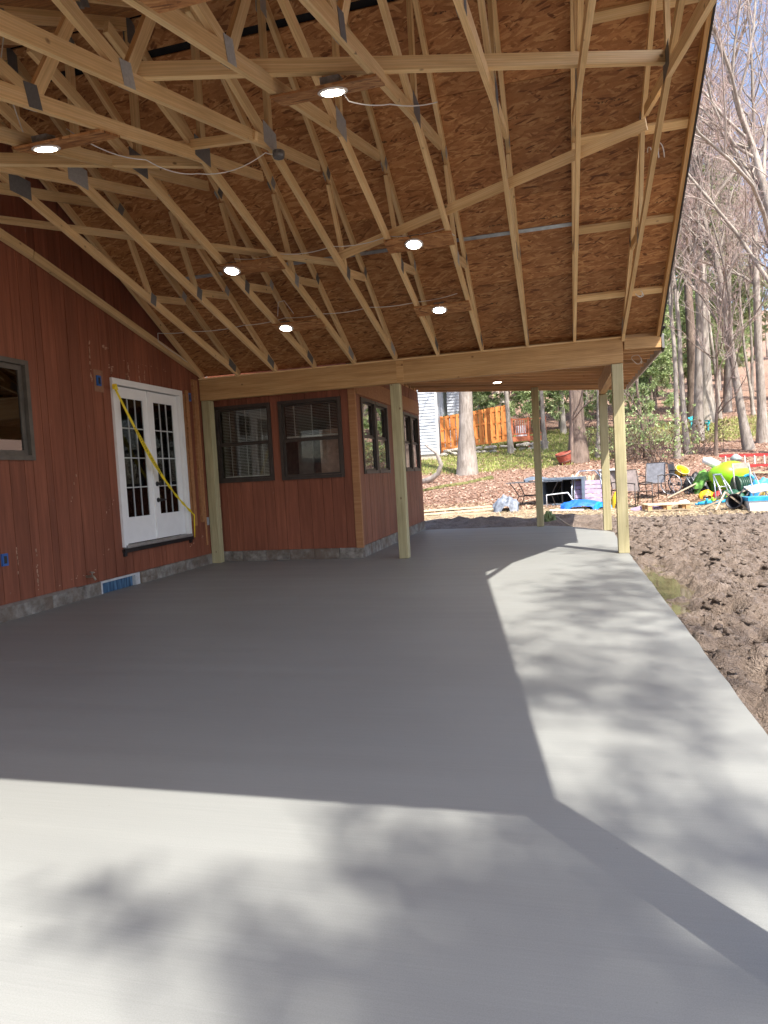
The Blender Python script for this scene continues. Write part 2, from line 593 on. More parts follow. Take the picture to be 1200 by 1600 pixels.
def bark(name, c0, c1):
    t = NT(name)
    v = t.coord(scale=(7, 7, 1.2))
    f = t.noise(v, 2.2, 7, 0.7)
    c = t.ramp(f, [(0.3, c0), (0.7, c1)])
    v2 = t.coord()
    g = t.noise(v2, 1.4, 4)
    c = t.mix(t.ramp(g, [(0.5, (0, 0, 0)), (0.75, (0.6, 0.6, 0.6))]), c, tuple(min(1, a * 1.5) for a in c1))
    c = t.hsvvar(c, 0.3)
    t.bump(f, 0.9, 0.03)
    return t.fin(c, 0.85, 0.2)
M_BARK = bark('grey_bark', (0.16, 0.13, 0.105), (0.4, 0.355, 0.31))
M_BARKD = bark('dark_bark', (0.1, 0.07, 0.055), (0.25, 0.19, 0.155))
M_BARKP = bark('pale_bark', (0.24, 0.2, 0.17), (0.46, 0.41, 0.36))
M_TWIG = plain('twig_bark', (0.36, 0.27, 0.22), 0.8, 0.2, var=0.3, scale=1.5)

def glass(name, tint=(1, 1, 1), fac=0.06):
    t = NT(name)
    tr = t.n('ShaderNodeBsdfTransparent')
    tr.inputs['Color'].default_value = (*tint, 1)
    gl = t.n('ShaderNodeBsdfGlossy')
    gl.inputs['Roughness'].default_value = 0.015
    fr = t.n('ShaderNodeFresnel')
    fr.inputs['IOR'].default_value = 1.52
    ad = t.math('ADD', fr.outputs[0], fac)
    mx = t.n('ShaderNodeMixShader')
    t.l(ad, mx.inputs[0]).l(tr.outputs[0], mx.inputs[1]).l(gl.outputs[0], mx.inputs[2]).l(mx.outputs[0], t.out.inputs[0])
    return t.m
M_GLASS = glass('window_glass', (0.95, 0.96, 0.95), 0.02)

def emit(name, col, s):
    t = NT(name)
    t.b.inputs['Base Color'].default_value = (0.8, 0.8, 0.78, 1)
    t.b.inputs['Emission Color'].default_value = (*col, 1)
    t.b.inputs['Emission Strength'].default_value = s
    return t.m
M_LAMP = emit('lit_diffuser', (1.0, 0.86, 0.66), 18.0)

def water():
    t = NT('puddle_water')
    v = t.coord(rand=False)
    f = t.noise(v, 9, 3)
    t.bump(f, 0.04, 0.01)
    return t.fin((0.13, 0.108, 0.062), 0.03, 0.5)
M_WATER = water()

# ------------------------------------------------------------------ key dimensions
XW, XS = -5.3056, 0.82          # house wall, slab edge
YB, ZB0, ZB1 = 9.565, 2.50, 2.82  # timber beam: near face, underside, top
YC = 5.40                        # ridge
SL, ZR0 = 0.5526, 2.924          # roof slope, underside of sheathing over the beam
XT0, SP = -5.2482, 0.6096        # first truss, truss spacing
XP = 0.763                       # right row of posts
XRK = 1.30                       # rake edge
XSUN, YSUN, YSUN2 = -2.916, 9.8142, 14.6
YN0 = 2 * YC - YB                # near beam, outer face
YEAVE = 0.995
XNE = 1.10                       # rake edge at the near eave
def zr(y):
    return ZR0 + SL * (YB - (y if y >= YC else 2 * YC - y))

# ------------------------------------------------------------------ ground
def axis(parts):
    out = []
    for a, b, n in parts:
        out += list(np.linspace(a, b, n, endpoint=False))
    out.append(parts[-1][1])
    return np.array(out)
gx = axis([(-400, -60, 14), (-60, -12, 30), (-12, 0.7, 50), (0.7, 5.2, 190), (5.2, 9.5, 80), (9.5, 30, 40), (30, 80, 30), (80, 500, 16)])
gy = axis([(-300, -20, 12), (-20, 1.5, 30), (1.5, 13.5, 440), (13.5, 24, 170), (24, 45, 80), (45, 120, 70), (120, 500, 22)])
GX, GY = np.meshgrid(gx, gy)
def mudheight(x, y):
    a = fbm(x * 1.1, y * 1.1, 3, 3) - 0.5
    b = fbm(x * 4.2, y * 4.2, 4, 9) - 0.5
    rdg = 1 - np.abs(fbm(x * 7.0 + 3 * b, y * 5.5, 3, 21) * 2 - 1)
    c = fbm(x * 19, y * 15, 4, 33) - 0.5
    pit = np.clip(fbm(x * 5.5 + 40, y * 4.6, 2, 51) - 0.56, 0, 1)
    return 0.12 * a + 0.19 * b + 0.15 * (rdg - 0.75) + 0.12 * c - 0.5 * pit
def ground_h(x, y):
    mudm = np.clip((18.5 - y) / 3.0, 0, 1) * np.clip((x + 14) / 3, 0, 1) * np.clip((y + 18) / 3, 0, 1)
    rough = mudheight(x, y) + 0.13 * np.clip((x - 0.5) / 1.0, 0, 1) * np.clip((17 - y) / 3, 0, 1)
    h = terr(x, y) + mudm * rough * 0.75 + (1 - mudm) * 0.10 * (fbm(x * 1.3, y * 1.3, 4, 5) - 0.5)
    h = h + np.clip((y - 30) / 20, 0, 1) * 0.8 * (fbm(x * 0.12, y * 0.12, 3, 77) - 0.5)
    # keep the soil under the slab edge and scoop a hollow for the puddle
    under = (x < 0.86) & (y > -2.2) & (y < 14.6)
    h = np.where(under, np.minimum(h, -0.20), h)
    far = (x < 0.95) & (y > 12.0) & (y < 14.7)
    h = np.where(far & ~under, np.minimum(h, -0.03), h)
    berm = np.exp(-((y - 15.7) / 0.75) ** 2) * np.clip((1.6 - x) / 1.2, 0, 1) * np.clip((x + 9) / 3, 0, 1)
    h = h + berm * (0.19 + 0.9 * mudheight(x * 1.3, y * 1.3))
    near = np.clip((x - 0.8) / 0.35, 0, 1)
    h = np.where((y < 14) & (x > 0.8), np.minimum(h, -0.035 + 0.1 * near), h)
    d = np.sqrt(((x - 0.98) / 0.30) ** 2 + ((y - 7.9) / 1.15) ** 2) + 0.5 * (fbm(x * 5, y * 5, 3, 61) - 0.5)
    h = h - 0.15 * np.clip(1.12 - d, 0, 1) ** 0.6
    return h
GZ = ground_h(GX, GY)
def gz(x, y):
    return float(ground_h(np.array([x]), np.array([y]))[0])
n1 = fbm(GX * 0.5, GY * 0.5, 4, 81) - 0.5
mudc = np.clip((17.3 - GY + 3.0 * n1) / 1.2, 0, 1)
mudc = np.maximum(mudc, 0.35 * np.clip((fbm(GX * 2, GY * 2, 3, 14) - 0.5) * 6, 0, 1) * (GY < 20))
strawc = np.clip((22.3 - GY + 3 * n1) / 1.5, 0, 1)
lawn = np.clip((GY - 29.2 + 2.5 * n1) / 0.8, 0, 1) * np.clip((46 - GY) / 3, 0, 1) * np.clip((1.6 - GX + 0.25 * (GY - 30) + 4 * n1) / 1.2, 0, 1)
lawn2 = np.clip((GY - 35.5 + 6 * n1) / 1.5, 0, 1) * np.clip((46 - GY + 5 * n1) / 2, 0, 1) * np.clip((GX - 3.0) / 2, 0, 1) * 0.75
greenc = np.clip(np.maximum(lawn, lawn2) * (0.55 + 1.2 * (n1 + 0.4)), 0, 1)
ny, nx = GX.shape
ids = np.arange(nx * ny).reshape(ny, nx)
quads = np.stack([ids[:-1, :-1], ids[:-1, 1:], ids[1:, 1:], ids[1:, :-1]], -1).reshape(-1, 4)
g = npmesh('ground', np.stack([GX, GY, GZ], -1).reshape(-1, 3), quads, M_GROUND, smooth=True,
           colors=np.stack([strawc, greenc, mudc], -1).reshape(-1, 3))
g['kind'] = 'structure'

# loose clods on the churned mud
gc = np.random.default_rng(77)
bm = bmesh.new()
bmesh.ops.create_icosphere(bm, subdivisions=1, radius=1)
ICV = np.array([v.co[:] for v in bm.verts])
ICF = np.array([[v.index for v in f.verts] for f in bm.faces])
bm.free()
NC = 7000
cxs = 0.9 + 6.5 * gc.random(NC) ** 1.3
cys = 2.0 + 15.5 * gc.random(NC) ** 0.8
kp = (np.abs(cxs - 1.0) > 0.45) | (np.abs(cys - 7.9) > 1.5)
cxs, cys = cxs[kp], cys[kp]
NC = len(cxs)
rad = 0.008 + 0.036 * gc.random(NC) ** 3
sc3 = rad[:, None, None] * gc.uniform(0.6, 1.3, (NC, 1, 3)) * np.array([1.3, 1.2, 0.6])
CV = ICV[None] * (1 + gc.normal(0, 0.22, (NC, 12 if len(ICV) == 12 else len(ICV), 1))) * sc3
an = gc.uniform(0, 6.28, NC)
ca_, sa_ = np.cos(an)[:, None], np.sin(an)[:, None]
CV = np.stack([CV[..., 0] * ca_ - CV[..., 1] * sa_, CV[..., 0] * sa_ + CV[..., 1] * ca_, CV[..., 2]], -1)
CV += np.stack([cxs, cys, ground_h(cxs, cys) + rad * 0.25], -1)[:, None, :]
CFc = (ICF[None] + (np.arange(NC) * len(ICV))[:, None, None]).reshape(-1, 3)
tintc = np.repeat(np.tile(np.array([[0.0, 0.0, 1.0]]), (NC, 1)), len(ICV), 0)
o = npmesh('mud_clods', CV.reshape(-1, 3), CFc, M_GROUND, None, False, tintc)
o['kind'] = 'stuff'
o['label'] = 'loose clods of churned brown mud beside the slab'

# puddle of rain water beside the slab
pv = [(1.1, 7.9, -0.108)]
for k in range(40):
    a = 2 * math.pi * k / 40
    pv.append((1.1 + 0.7 * math.cos(a), 7.9 + 1.9 * math.sin(a), -0.108))
o = meshobj('puddle', pv, [(0, i, i % 40 + 1) for i in range(1, 41)], M_WATER)
o['kind'] = 'structure'

# concrete slab with a clipped far corner
poly = [(XW - 0.02, -1.6), (XS, -1.6), (XS, 4), (XS + 0.01, 9), (XS + 0.03, 12.5), (0.70, 12.95), (0.11, 13.98), (-0.35, 14.28), (-2.90, 14.36), (XSUN - 0.1, 14.36), (XSUN - 0.1, YSUN - 0.05), (XW - 0.02, YSUN - 0.05)]
rj = random.Random(12)
edge = [(XS + 0.01 * (y / 12.5) + rj.gauss(0, 0.0035), y) for y in np.arange(-1.3, 12.3, 0.22)]
poly = poly[:2] + edge + poly[4:]
bm = bmesh.new()
vt = [bm.verts.new((x, y, 0.0)) for x, y in poly]
ft = bm.faces.new(vt)
ex = bmesh.ops.extrude_face_region(bm, geom=[ft])
for e in ex['geom']:
    if isinstance(e, bmesh.types.BMVert):
        e.co.z = -0.16
bm.normal_update()
top_edges = [e for e in bm.edges if all(abs(v.co.z) < 1e-6 for v in e.verts)]
bmesh.ops.bevel(bm, geom=top_edges, offset=0.008, segments=2, affect='EDGES')
bmesh.ops.recalc_face_normals(bm, faces=bm.faces)
me = bpy.data.meshes.new('concrete_slab')
bm.to_mesh(me)
bm.free()
me.materials.append(M_SLAB)
slab = link(bpy.data.objects.new('concrete_slab', me))
slab['kind'] = 'structure'

# ------------------------------------------------------------------ patio roof: posts, beams, trusses, sheathing
patio = thing('patio_roof', 'unfinished timber patio roof with open scissor trusses over the new concrete slab', 'patio roof', (XP, YB, 0))
def post(x0, y0, ztop, zb=0.0, w=0.14):
    bar('post', (x0 + 0.07, y0 + 0.07, zb + 0.001), (x0 + 0.07, y0 + 0.07, ztop - 0.001), w, w, M_POST, patio, bev=0.006)
post(-5.2936, YB + 0.012, ZB0)
post(-2.312, YB + 0.012, ZB0)
post(0.693, YB + 0.012, ZB0)
post(0.693, 12.85, 2.42)
post(-0.5227, 14.13, 2.79)
post(0.58, 1.44, ZB0 + 0.065, w=0.125)
post(-2.4, 1.44, ZB0 + 0.065)
post(-5.28, 1.44, ZB0 + 0.065)
bar('beam', (-5.30, YB + 0.06, 2.66), (0.84, YB + 0.06, 2.66), 0.12, 0.316, M_BEAM, patio, side=(0, 1, 0), bev=0.004)
bar('beam', (-5.30, 1.51, 2.725), (0.74, 1.51, 2.725), 0.12, 0.316, M_BEAM, patio, side=(0, 1, 0), bev=0.004)
bar('top_plate', (-5.30, YB + 0.045, ZB1 + 0.008), (0.86, YB + 0.045, ZB1 + 0.008), 0.12, 0.018, M_SPF, patio, side=(0, 1, 0))
bar('side_beam', (XP - 0.005, YB + 0.125, 2.56), (XP - 0.005, 13.0, 2.56), 0.11, 0.27, M_BEAM, patio, bev=0.003)
bar('beam_splice', (-2.2, YB - 0.002, 2.66), (-2.1, YB - 0.002, 2.66), 0.006, 0.3, M_BEAM, patio, side=(0, 1, 0))

def t_plate():
    t = NT('toothed_plate')
    v = t.coord(scale=(1, 1, 1))
    wv = t.n('ShaderNodeTexWave', bands_direction='Y')
    wv.inputs['Scale'].default_value = 22
    t.l(v, wv.inputs['Vector'])
    f = t.noise(v, 60, 3)
    c = t.ramp(wv.outputs['Fac'], [(0.3, (0.14, 0.14, 0.14)), (0.7, (0.42, 0.42, 0.41))])
    c = t.mix(0.5, c, t.ramp(f, [(0.3, (0.5, 0.5, 0.5)), (0.7, (1, 1, 1))]), 'MULTIPLY')
    return t.fin(c, 0.5, 0.5, 0.0)
M_PLATE = t_plate()
VC = 0.046
def zbc(y):        # centre line of the far bottom chord (runs on past the crossing)
    return ZB1 + 0.266 * (9.55 - y) + VC
def ztc(y):
    return zr(y) - 0.0508
def mir(y):
    return 2 * YC - y
def truss(i):
    x = XT0 + SP * i
    drop = 0.04 if i == 10 else 0.0
    T = bpy.data.objects.new('truss', None)
    T.location = (x, YB, ZB1)
    link(T, patio)
    def m(name, ya, za, yb, zb_, th=0.037, dep=0.089, dx=0.0):
        bar(name, (x + dx, ya, za), (x + dx, yb, zb_), th, dep, M_SPF, T)
    for side in (0, 1):
        q = (lambda y: y) if side == 0 else mir
        th = 0.038 - 0.0012 * side
        m('top_chord', q(9.60), ztc(9.60) - drop, q(YC + 0.03), ztc(YC + 0.03) - drop, th)
        if i == 0:
            continue
        m('bottom_chord', q(9.54), zbc(9.54), q(4.17), zbc(4.17) - (0.02 if i == 10 else 0), th - 0.0006)
        m('web', q(6.93), ztc(6.93) - 0.09, q(7.37), zbc(7.37) + 0.03, 0.0355, 0.075)
        m('web', q(7.42), zbc(7.42) + 0.04, q(8.14), ztc(8.14) - 0.06 - drop, 0.0345, 0.08)
        m('web', q(9.18), zbc(9.18), q(9.18), ztc(9.18) - drop, 0.0335, 0.07)
        plates = [(9.36, (zbc(9.36) + ztc(9.36)) / 2, 0.22, 0.11, -0.4), (7.40, zbc(7.4) + 0.02, 0.11, 0.13, -0.26), (8.12, ztc(8.12) - 0.01, 0.10, 0.10, -0.5), (6.88, ztc(6.88) - 0.03, 0.09, 0.11, -0.5)]
        for (y, z, w, h, ang) in plates:
            a = ang if side == 0 else -ang
            for s in (-1, 1):
                d = Vector((0, math.cos(a), math.sin(a)))
                c = Vector((x + s * 0.0205, q(y), z - (drop if y == 8.12 else 0)))
                bar('nail_plate', c - d * w / 2, c + d * w / 2, 0.0016, h, M_PLATE, T)
    if i:
        m('king_post', YC, zbc(YC) + 0.03, YC, zr(YC) - 0.13, 0.034, 0.085)
        for s in (-1, 1):
            c = Vector((x + s * 0.0208, YC - 0.03, zbc(YC) + 0.035))
            bar('nail_plate', c - Vector((0, 0.13, 0)), c + Vector((0, 0.13, 0)), 0.0016, 0.17, M_PLATE, T)
            c = Vector((x + s * 0.0208, YC, zr(YC) - 0.12))
            bar('nail_plate', c - Vector((0, 0, 0.11)), c + Vector((0, 0, 0.11)), 0.0016, 0.12, M_PLATE, T)
for i in range(11):
    truss(i)

# lookouts and rake
sv = Vector((0, 1, -SL)).normalized()
nv = Vector((0, SL, 1)).normalized()
for yy in (8.94, 8.0, 7.04, 6.08):
    for y in (yy, mir(yy)):
        s1 = sv if y == yy else Vector((0, 1, SL)).normalized()
        bar('lookout', (0.26, y, zr(y) - 0.023), (XRK - 0.045 - (0.0 if y == yy else 0.25), y, zr(y) - 0.023), 0.089, 0.036, M_SPF, patio, side=s1)
for k, q in enumerate((lambda y: y, mir)):
    yl = 9.63 if k == 0 else mir(YEAVE)
    xe = XRK if k == 0 else XNE
    bar('fly_rafter', (xe - 0.024, q(yl), zr(q(yl)) - 0.064), (XRK - 0.024, q(YC + 0.02), zr(YC + 0.02) - 0.064), 0.038, 0.105, M_BEAM, patio)
    bar('rake_trim', (xe + 0.006, q(yl + 0.03), zr(q(yl + 0.03)) - 0.045), (XRK + 0.006, q(YC + 0.001), zr(YC) - 0.045), 0.016, 0.15, M_TRIMDARK, patio)
bar('fascia_board', (XW + 0.03, YEAVE - 0.02, zr(YEAVE) - 0.06), (XNE, YEAVE - 0.02, zr(YEAVE) - 0.06), 0.03, 0.14, M_BEAM, patio, side=(0, 1, 0))

# sheathing: eight by four foot sheets, staggered, with a slot left open at the ridge
def sheets(q, yl):
    up = Vector((0, -1, SL)).normalized() if q is not mir else Vector((0, 1, SL)).normalized()
    start = Vector((0, q(yl), zr(q(yl))))
    Lf = (Vector((0, YC, zr(YC))) - start).length
    Ls = Lf - 0.012
    slot = (Lf - 0.345, Lf - 0.28)
    n = Vector((0, SL, 1)).normalized() if q is not mir else Vector((0, -SL, 1)).normalized()
    u, row = 0.0, 0
    while u < Ls - 0.02:
        u1 = min(u + 1.219, Ls)
        if u < slot[0] < u1:
            u1 = slot[0]
        xs = [XW + 0.016]
        x = XT0 + SP * (2 if row % 2 else 4)
        while x < XRK - 0.3:
            xs.append(x)
            x += SP * 4
        xs.append(XRK if q is not mir else XNE + (XRK - XNE) * (u / Ls + 0.02))
        for a, b in zip(xs[:-1], xs[1:]):
            c = start + up * ((u + u1) / 2) + n * 0.0065
            bar('sheathing_panel', (a + 0.002, c.y, c.z), (b - 0.002, c.y, c.z), u1 - u - 0.005, 0.0125, M_OSB, patio, side=up)
        u, row = (slot[1] if abs(u1 - slot[0]) < 1e-6 else u1), row + 1
    c0 = start + n * 0.024 - up * 0.02
    c1 = Vector((0, YC, zr(YC))) + n * 0.024 + up * 0.01
    v = []
    for p, e in ((c0, 0), (c1, 1), (c0 + n * 0.02, 0), (c1 + n * 0.02, 1)):
        v += [(XW + 0.014, p.y, p.z), ((XRK if e or q is not mir else XNE) + 0.012, p.y, p.z)]
    meshobj('roofing', v, [(0, 1, 3, 2), (4, 6, 7, 5), (0, 4, 5, 1), (1, 5, 7, 3), (3, 7, 6, 2), (2, 6, 4, 0)], M_ROOFING, patio)
sheets(lambda y: y, 9.66)
sheets(mir, mir(YEAVE))
bar('ridge_cap', (XW + 0.014, YC, zr(YC) + 0.045), (XRK - 0.06, YC, zr(YC) + 0.04), 0.16, 0.035, M_ROOFING, patio, side=(0, 1, 0))
bar('steel_strip', (-4.6, 7.93, zr(7.93) - 0.006), (0.236, 7.93, zr(7.93) - 0.006), 0.05, 0.006, M_STRIP, patio, side=sv)

# diagonal braces
bar('brace', (-5.22, 5.75, 3.925), (-2.20, 7.30, 3.535), 0.089, 0.036, M_SPF, patio, side=(0, 1, -0.2))
bar('brace', (-2.25, 7.22, 3.585), (0.77, 6.03, 3.895), 0.036, 0.089, M_SPF, patio, side=(0, 1, 0.3))
bar('brace', (-2.22, 3.55, 3.56), (0.82, 5.40, 4.05), 0.038, 0.089, M_SPF, patio, side=(0, 1, 0))
bar('brace', (-3.05, 5.25, 4.02), (-2.16, 5.05, 3.87), 0.036, 0.07, M_SPF, patio, side=(0, 1, 0))
bar('brace', (-5.0, 3.2, 3.42), (-2.9, 5.6, 4.02), 0.036, 0.089, M_SPF, patio, side=(0, 1, 0))
bar('wall_nailer', (XW + 0.045, 9.58, 2.90), (XW + 0.045, 6.2, 3.715), 0.06, 0.085, M_SPF, patio)
bar('wall_nailer', (XW + 0.045, 6.19, 3.72), (XW + 0.045, YC, 3.88), 0.06, 0.085, M_SPF, patio)
bar('wall_nailer', (XW + 0.045, YC - 0.01, 3.87), (XW + 0.045, 1.4, 2.88), 0.06, 0.085, M_SPF, patio)
bar('blocking', (-2.1, YB + 0.14, 2.90), (0.80, YB + 0.14, 2.90), 0.038, 0.14, M_JOIST, patio, side=(0, 1, 0))
bar('blocking', (-2.6, YB + 0.06, 2.845), (-1.9, YB + 0.075, 2.85), 0.05, 0.02, M_RAWTRIM, patio, side=(0, 1, 0))

# low sloping roof that carries on past the beam
def zj(x):
    return 2.66 + 0.07 * (1.33 - x)
for k in range(13):
    y = 9.79 + 0.4085 * k
    bar('joist', (XSUN + 0.02, y, zj(XSUN + 0.02) + 0.118), (XRK, y, zj(XRK) + 0.118), 0.038, 0.235, M_JOIST, patio, side=(0, 1, 0))
meshobj('rim_joist', [(-2.9, 9.68, 2.68), (XRK + 0.03, 9.68, 2.64), (XRK + 0.03, 9.72, 2.64), (-2.9, 9.72, 2.68), (-2.9, 9.68, zj(-2.9) + 0.235), (XRK + 0.03, 9.68, zj(XRK) + 0.235), (XRK + 0.03, 9.72, zj(XRK) + 0.235), (-2.9, 9.72, zj(-2.9) + 0.235)], BOXF, M_JOIST, patio)
bar('rim_joist', (0.86, YB + 0.03, 2.745), (XRK + 0.01, YB + 0.03, 2.735), 0.04, 0.15, M_BEAM, patio, side=(0, 1, 0))
bar('rim_joist', (-2.93, 14.735, zj(-2.93) + 0.118), (XRK + 0.03, 14.735, zj(XRK + 0.03) + 0.118), 0.03, 0.24, M_JOIST, patio, side=(0, 1, 0))
bar('edge_trim', (XRK + 0.055, 9.72, zj(XRK) + 0.09), (XRK + 0.055, 14.75, zj(XRK) + 0.09), 0.02, 0.2, M_TRIMPALE, patio)
bar('edge_trim', (XRK + 0.035, 9.60, 2.74), (XRK + 0.035, 9.70, 2.70), 0.03, 0.2, M_TRIMDARK, patio)
for a, b in ((9.62, 12.05), (12.06, 14.76)):
    for xa, xb in ((-5.29, -3.0), (-2.99, -0.56), (-0.55, 1.34)):
        c0, c1 = (xa, (a + b) / 2, zj(xa) + 0.243), (xb, (a + b) / 2, zj(xb) + 0.243)
        bar('deck_panel', c0, c1, b - a, 0.012, M_OSB, patio, side=(0, 1, 0))
bar('deck_roofing', (-5.29, 12.19, zj(-5.29) + 0.262), (1.37, 12.19, zj(1.37) + 0.262), 5.2, 0.022, M_ROOFING, patio, side=(0, 1, 0))

# ------------------------------------------------------------------ house wall
def fbox(name, fr, u0, u1, v0, v1, n0, n1, mat, parent, bev=0.0):
    k, p = fr
    if k == 'x':
        return box(name, p + n0, p + n1, u0, u1, v0, v1, mat, parent, bev)
    return box(name, u0, u1, p - n1, p - n0, v0, v1, mat, parent, bev)
def fpt(fr, u, v, n):
    return (fr[1] + n, u, v) if fr[0] == 'x' else (u, fr[1] - n, v)

def clad(parent, fr, u0, u1, vbot, top, openings, mat, widths, seed):
    r = random.Random(seed)
    cuts = {u0, u1}
    for o_ in openings:
        cuts |= {o_[0], o_[1]}
    cuts = sorted(c for c in cuts if u0 <= c <= u1)
    grid = [u0]
    while grid[-1] < u1:
        grid.append(grid[-1] + r.choice(widths))
    grid[-1] = u1
    us = sorted(set(cuts) | {gv for gv in grid if min(abs(gv - c) for c in cuts) > 0.03})
    back = MB()
    for a, b in zip(us[:-1], us[1:]):
        ivs = [(vbot, None)]
        for (oa, ob, va, vb) in openings:
            if a >= oa - 1e-6 and b <= ob + 1e-6:
                new = []
                for (s, e) in ivs:
                    if s < va:
                        new.append((s, va))
                    new.append((vb, e))
                ivs = new
        for (s, e) in ivs:
            ta, tb = (top(a), top(b)) if e is None else (e, e)
            if min(ta, tb) - s < 0.02:
                continue
            gp = 0.0028
            wob = r.uniform(-0.0012, 0.0012)
            for nm, n0, n1, aa, bb in (('siding_board', -0.016, wob, a + gp, b - gp), ('b', -0.04, -0.0125, a, b)):
                t0, t1 = (top(aa), top(bb)) if e is None else (e, e)
                P = [fpt(fr, aa, s, n0), fpt(fr, bb, s, n0), fpt(fr, bb, s, n1), fpt(fr, aa, s, n1), fpt(fr, aa, t0, n0), fpt(fr, bb, t1, n0), fpt(fr, bb, t1, n1), fpt(fr, aa, t0, n1)]
                if nm == 'b':
                    back.add(P, BOXF)
                else:
                    meshobj(nm, P, BOXF, mat, parent)
    back.build('wall_sheathing', M_GROOVE, parent)

house = thing('house', 'house wall of red brown vertical boards with white french doors', 'house', (XW, 7, 0))
FRH = ('x', XW)
DY0, DY1, DZ0, DZ1 = 7.398, 9.010, 0.472, 2.596
WINH = (4.30, 6.045, 1.575, 2.60)
door_o = (DY0 + 0.02, DY1 - 0.02, DZ0 + 0.0, DZ1 - 0.02)
win_o = (WINH[0] + 0.02, WINH[1] - 0.02, WINH[2] + 0.02, WINH[3] - 0.02)
clad(house, FRH, -2.5, YSUN - 0.03, 0.155, lambda y: (zr(max(y, YEAVE)) - 0.004) if y < 9.6 else 2.9, [door_o, win_o], M_SIDING, (0.1, 0.2, 0.2, 0.15), 5)
# foundation in rough cast lengths
r = random.Random(3)
y = -2.5
while y < YSUN - 0.05:
    L = r.uniform(0.9, 1.6)
    y1 = min(y + L, YSUN - 0.04)
    seg = [(y, y1)]
    if y < 7.72 and y1 > 6.94:
        seg = [(y, 6.94), (7.72, y1)]
    for a, b in seg:
        if b - a > 0.02:
            box('foundation_block', XW - 0.1, XW + 0.012 + r.uniform(-0.006, 0.008), a, b - 0.004, -0.5, 0.152, M_FOUND, house, 0.006)
    y = y1
box('foundation_block', XW - 0.1, XW + 0.03, 7.725, 7.99, -0.3, 0.08, M_FOUND, house, 0.02)
# dark room behind the openings
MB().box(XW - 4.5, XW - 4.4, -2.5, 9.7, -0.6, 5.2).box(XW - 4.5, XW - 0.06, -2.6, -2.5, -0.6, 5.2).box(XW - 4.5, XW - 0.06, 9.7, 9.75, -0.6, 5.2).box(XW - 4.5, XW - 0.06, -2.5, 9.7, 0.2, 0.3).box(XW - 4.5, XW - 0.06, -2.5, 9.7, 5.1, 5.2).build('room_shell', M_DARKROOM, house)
# room things seen dimly through the panes
MB().box(XW - 2.2, XW - 1.7, 6.3, 7.8, 0.3, 1.2).box(XW - 2.4, XW - 2.2, 8.2, 9.2, 0.3, 1.9).build('room_cabinet', plain('dim_cabinet', (0.04, 0.03, 0.024)), house)

# french doors
M_MUNTIN = plain('dimmed_white_muntin', (0.5, 0.5, 0.49), 0.45, 0.4, var=0.04)  # grilles greyed in colour to stand in for dimming behind the glass
CS = 0.075
fd = MB()
for (u0, u1, v0, v1) in ((DY0, DY0 + CS, DZ0 + 0.03, DZ1), (DY1 - CS, DY1, DZ0 + 0.03, DZ1), (DY0 + CS, DY1 - CS, DZ1 - CS, DZ1)):
    fd.box(XW - 0.10, XW + 0.035, u0, u1, v0, v1)
door = fd.build('french_door', M_WHITE, house)
mid = (DY0 + DY1) / 2
lz0, lz1 = DZ0 + 0.06, DZ1 - CS - 0.012
for k, (a, b) in enumerate(((DY0 + CS + 0.01, mid - 0.002), (mid + 0.004, DY1 - CS - 0.01))):
    gu0, gu1, gv0, gv1 = a + 0.118, b - 0.118, lz0 + 0.33, lz1 - 0.135
    lf = MB()
    nx0, nx1 = XW - 0.062, XW - 0.018
    lf.box(nx0, nx1, a, gu0, lz0, lz1).box(nx0, nx1, gu1, b, lz0, lz1).box(nx0, nx1, gu0, gu1, lz0, gv0).box(nx0, nx1, gu0, gu1, gv1, lz1)
    lf.build('door_leaf', M_WHITE, door)
    cu = [gu0 + (gu1 - gu0) * j / 3 for j in range(4)]
    cv = [gv0 + (gv1 - gv0) * j / 4 for j in range(5)]
    for j in (1, 2):
        box('muntin', XW - 0.034, XW - 0.0245, cu[j] - 0.005, cu[j] + 0.005, gv0, gv1, M_MUNTIN, door)
    for j in (1, 2, 3):
        box('muntin', XW - 0.035, XW - 0.0255, gu0, gu1, cv[j] - 0.007, cv[j] + 0.007, M_MUNTIN, door)
    for i in range(3):
        for j in range(4):
            box('pane', XW - 0.032, XW - 0.029, cu[i] + 0.0005, cu[i + 1] - 0.0005, cv[j] + 0.0005, cv[j + 1] - 0.0005, M_GLASS, door)
box('astragal', XW - 0.018, XW + 0.002, mid - 0.028, mid + 0.012, lz0 + 0.002, lz1 - 0.002, M_WHITE, door)
hy = mid + 0.075
MB().lathe((XW - 0.018, hy, 1.27), [(0.032, 0), (0.032, 0.012), (0.012, 0.014), (0.012, 0.035), (0.024, 0.04), (0.03, 0.055), (0.024, 0.07)], 14, (1, 0, 0)).build('deadbolt', M_BLACK, door, True)
MB().lathe((XW - 0.018, hy, 1.05), [(0.033, 0), (0.033, 0.01), (0.012, 0.014), (0.012, 0.045), (0.02, 0.05), (0.02, 0.06)], 14, (1, 0, 0)).box(XW + 0.028, XW + 0.046, hy - 0.01, hy + 0.11, 1.04, 1.062).build('door_handle', M_BLACK, door)
box('threshold', XW - 0.06, XW + 0.06, DY0 + CS * 0.4, DY1 - 0.02, DZ0 + 0.012, DZ0 + 0.05, plain('aluminium_sill', (0.33, 0.31, 0.29), 0.4, 0.5, 0.4), door, 0.004)
box('flashing', XW - 0.03, XW + 0.045, DY0 - 0.01, DY1 + 0.01, DZ0 - 0.04, DZ0 + 0.008, M_BLACK, door)
box('flashing', XW + 0.002, XW + 0.03, DY0 + 0.0, DY0 + 0.05, DZ0 - 0.085, DZ0 - 0.042, M_BLACK, door)
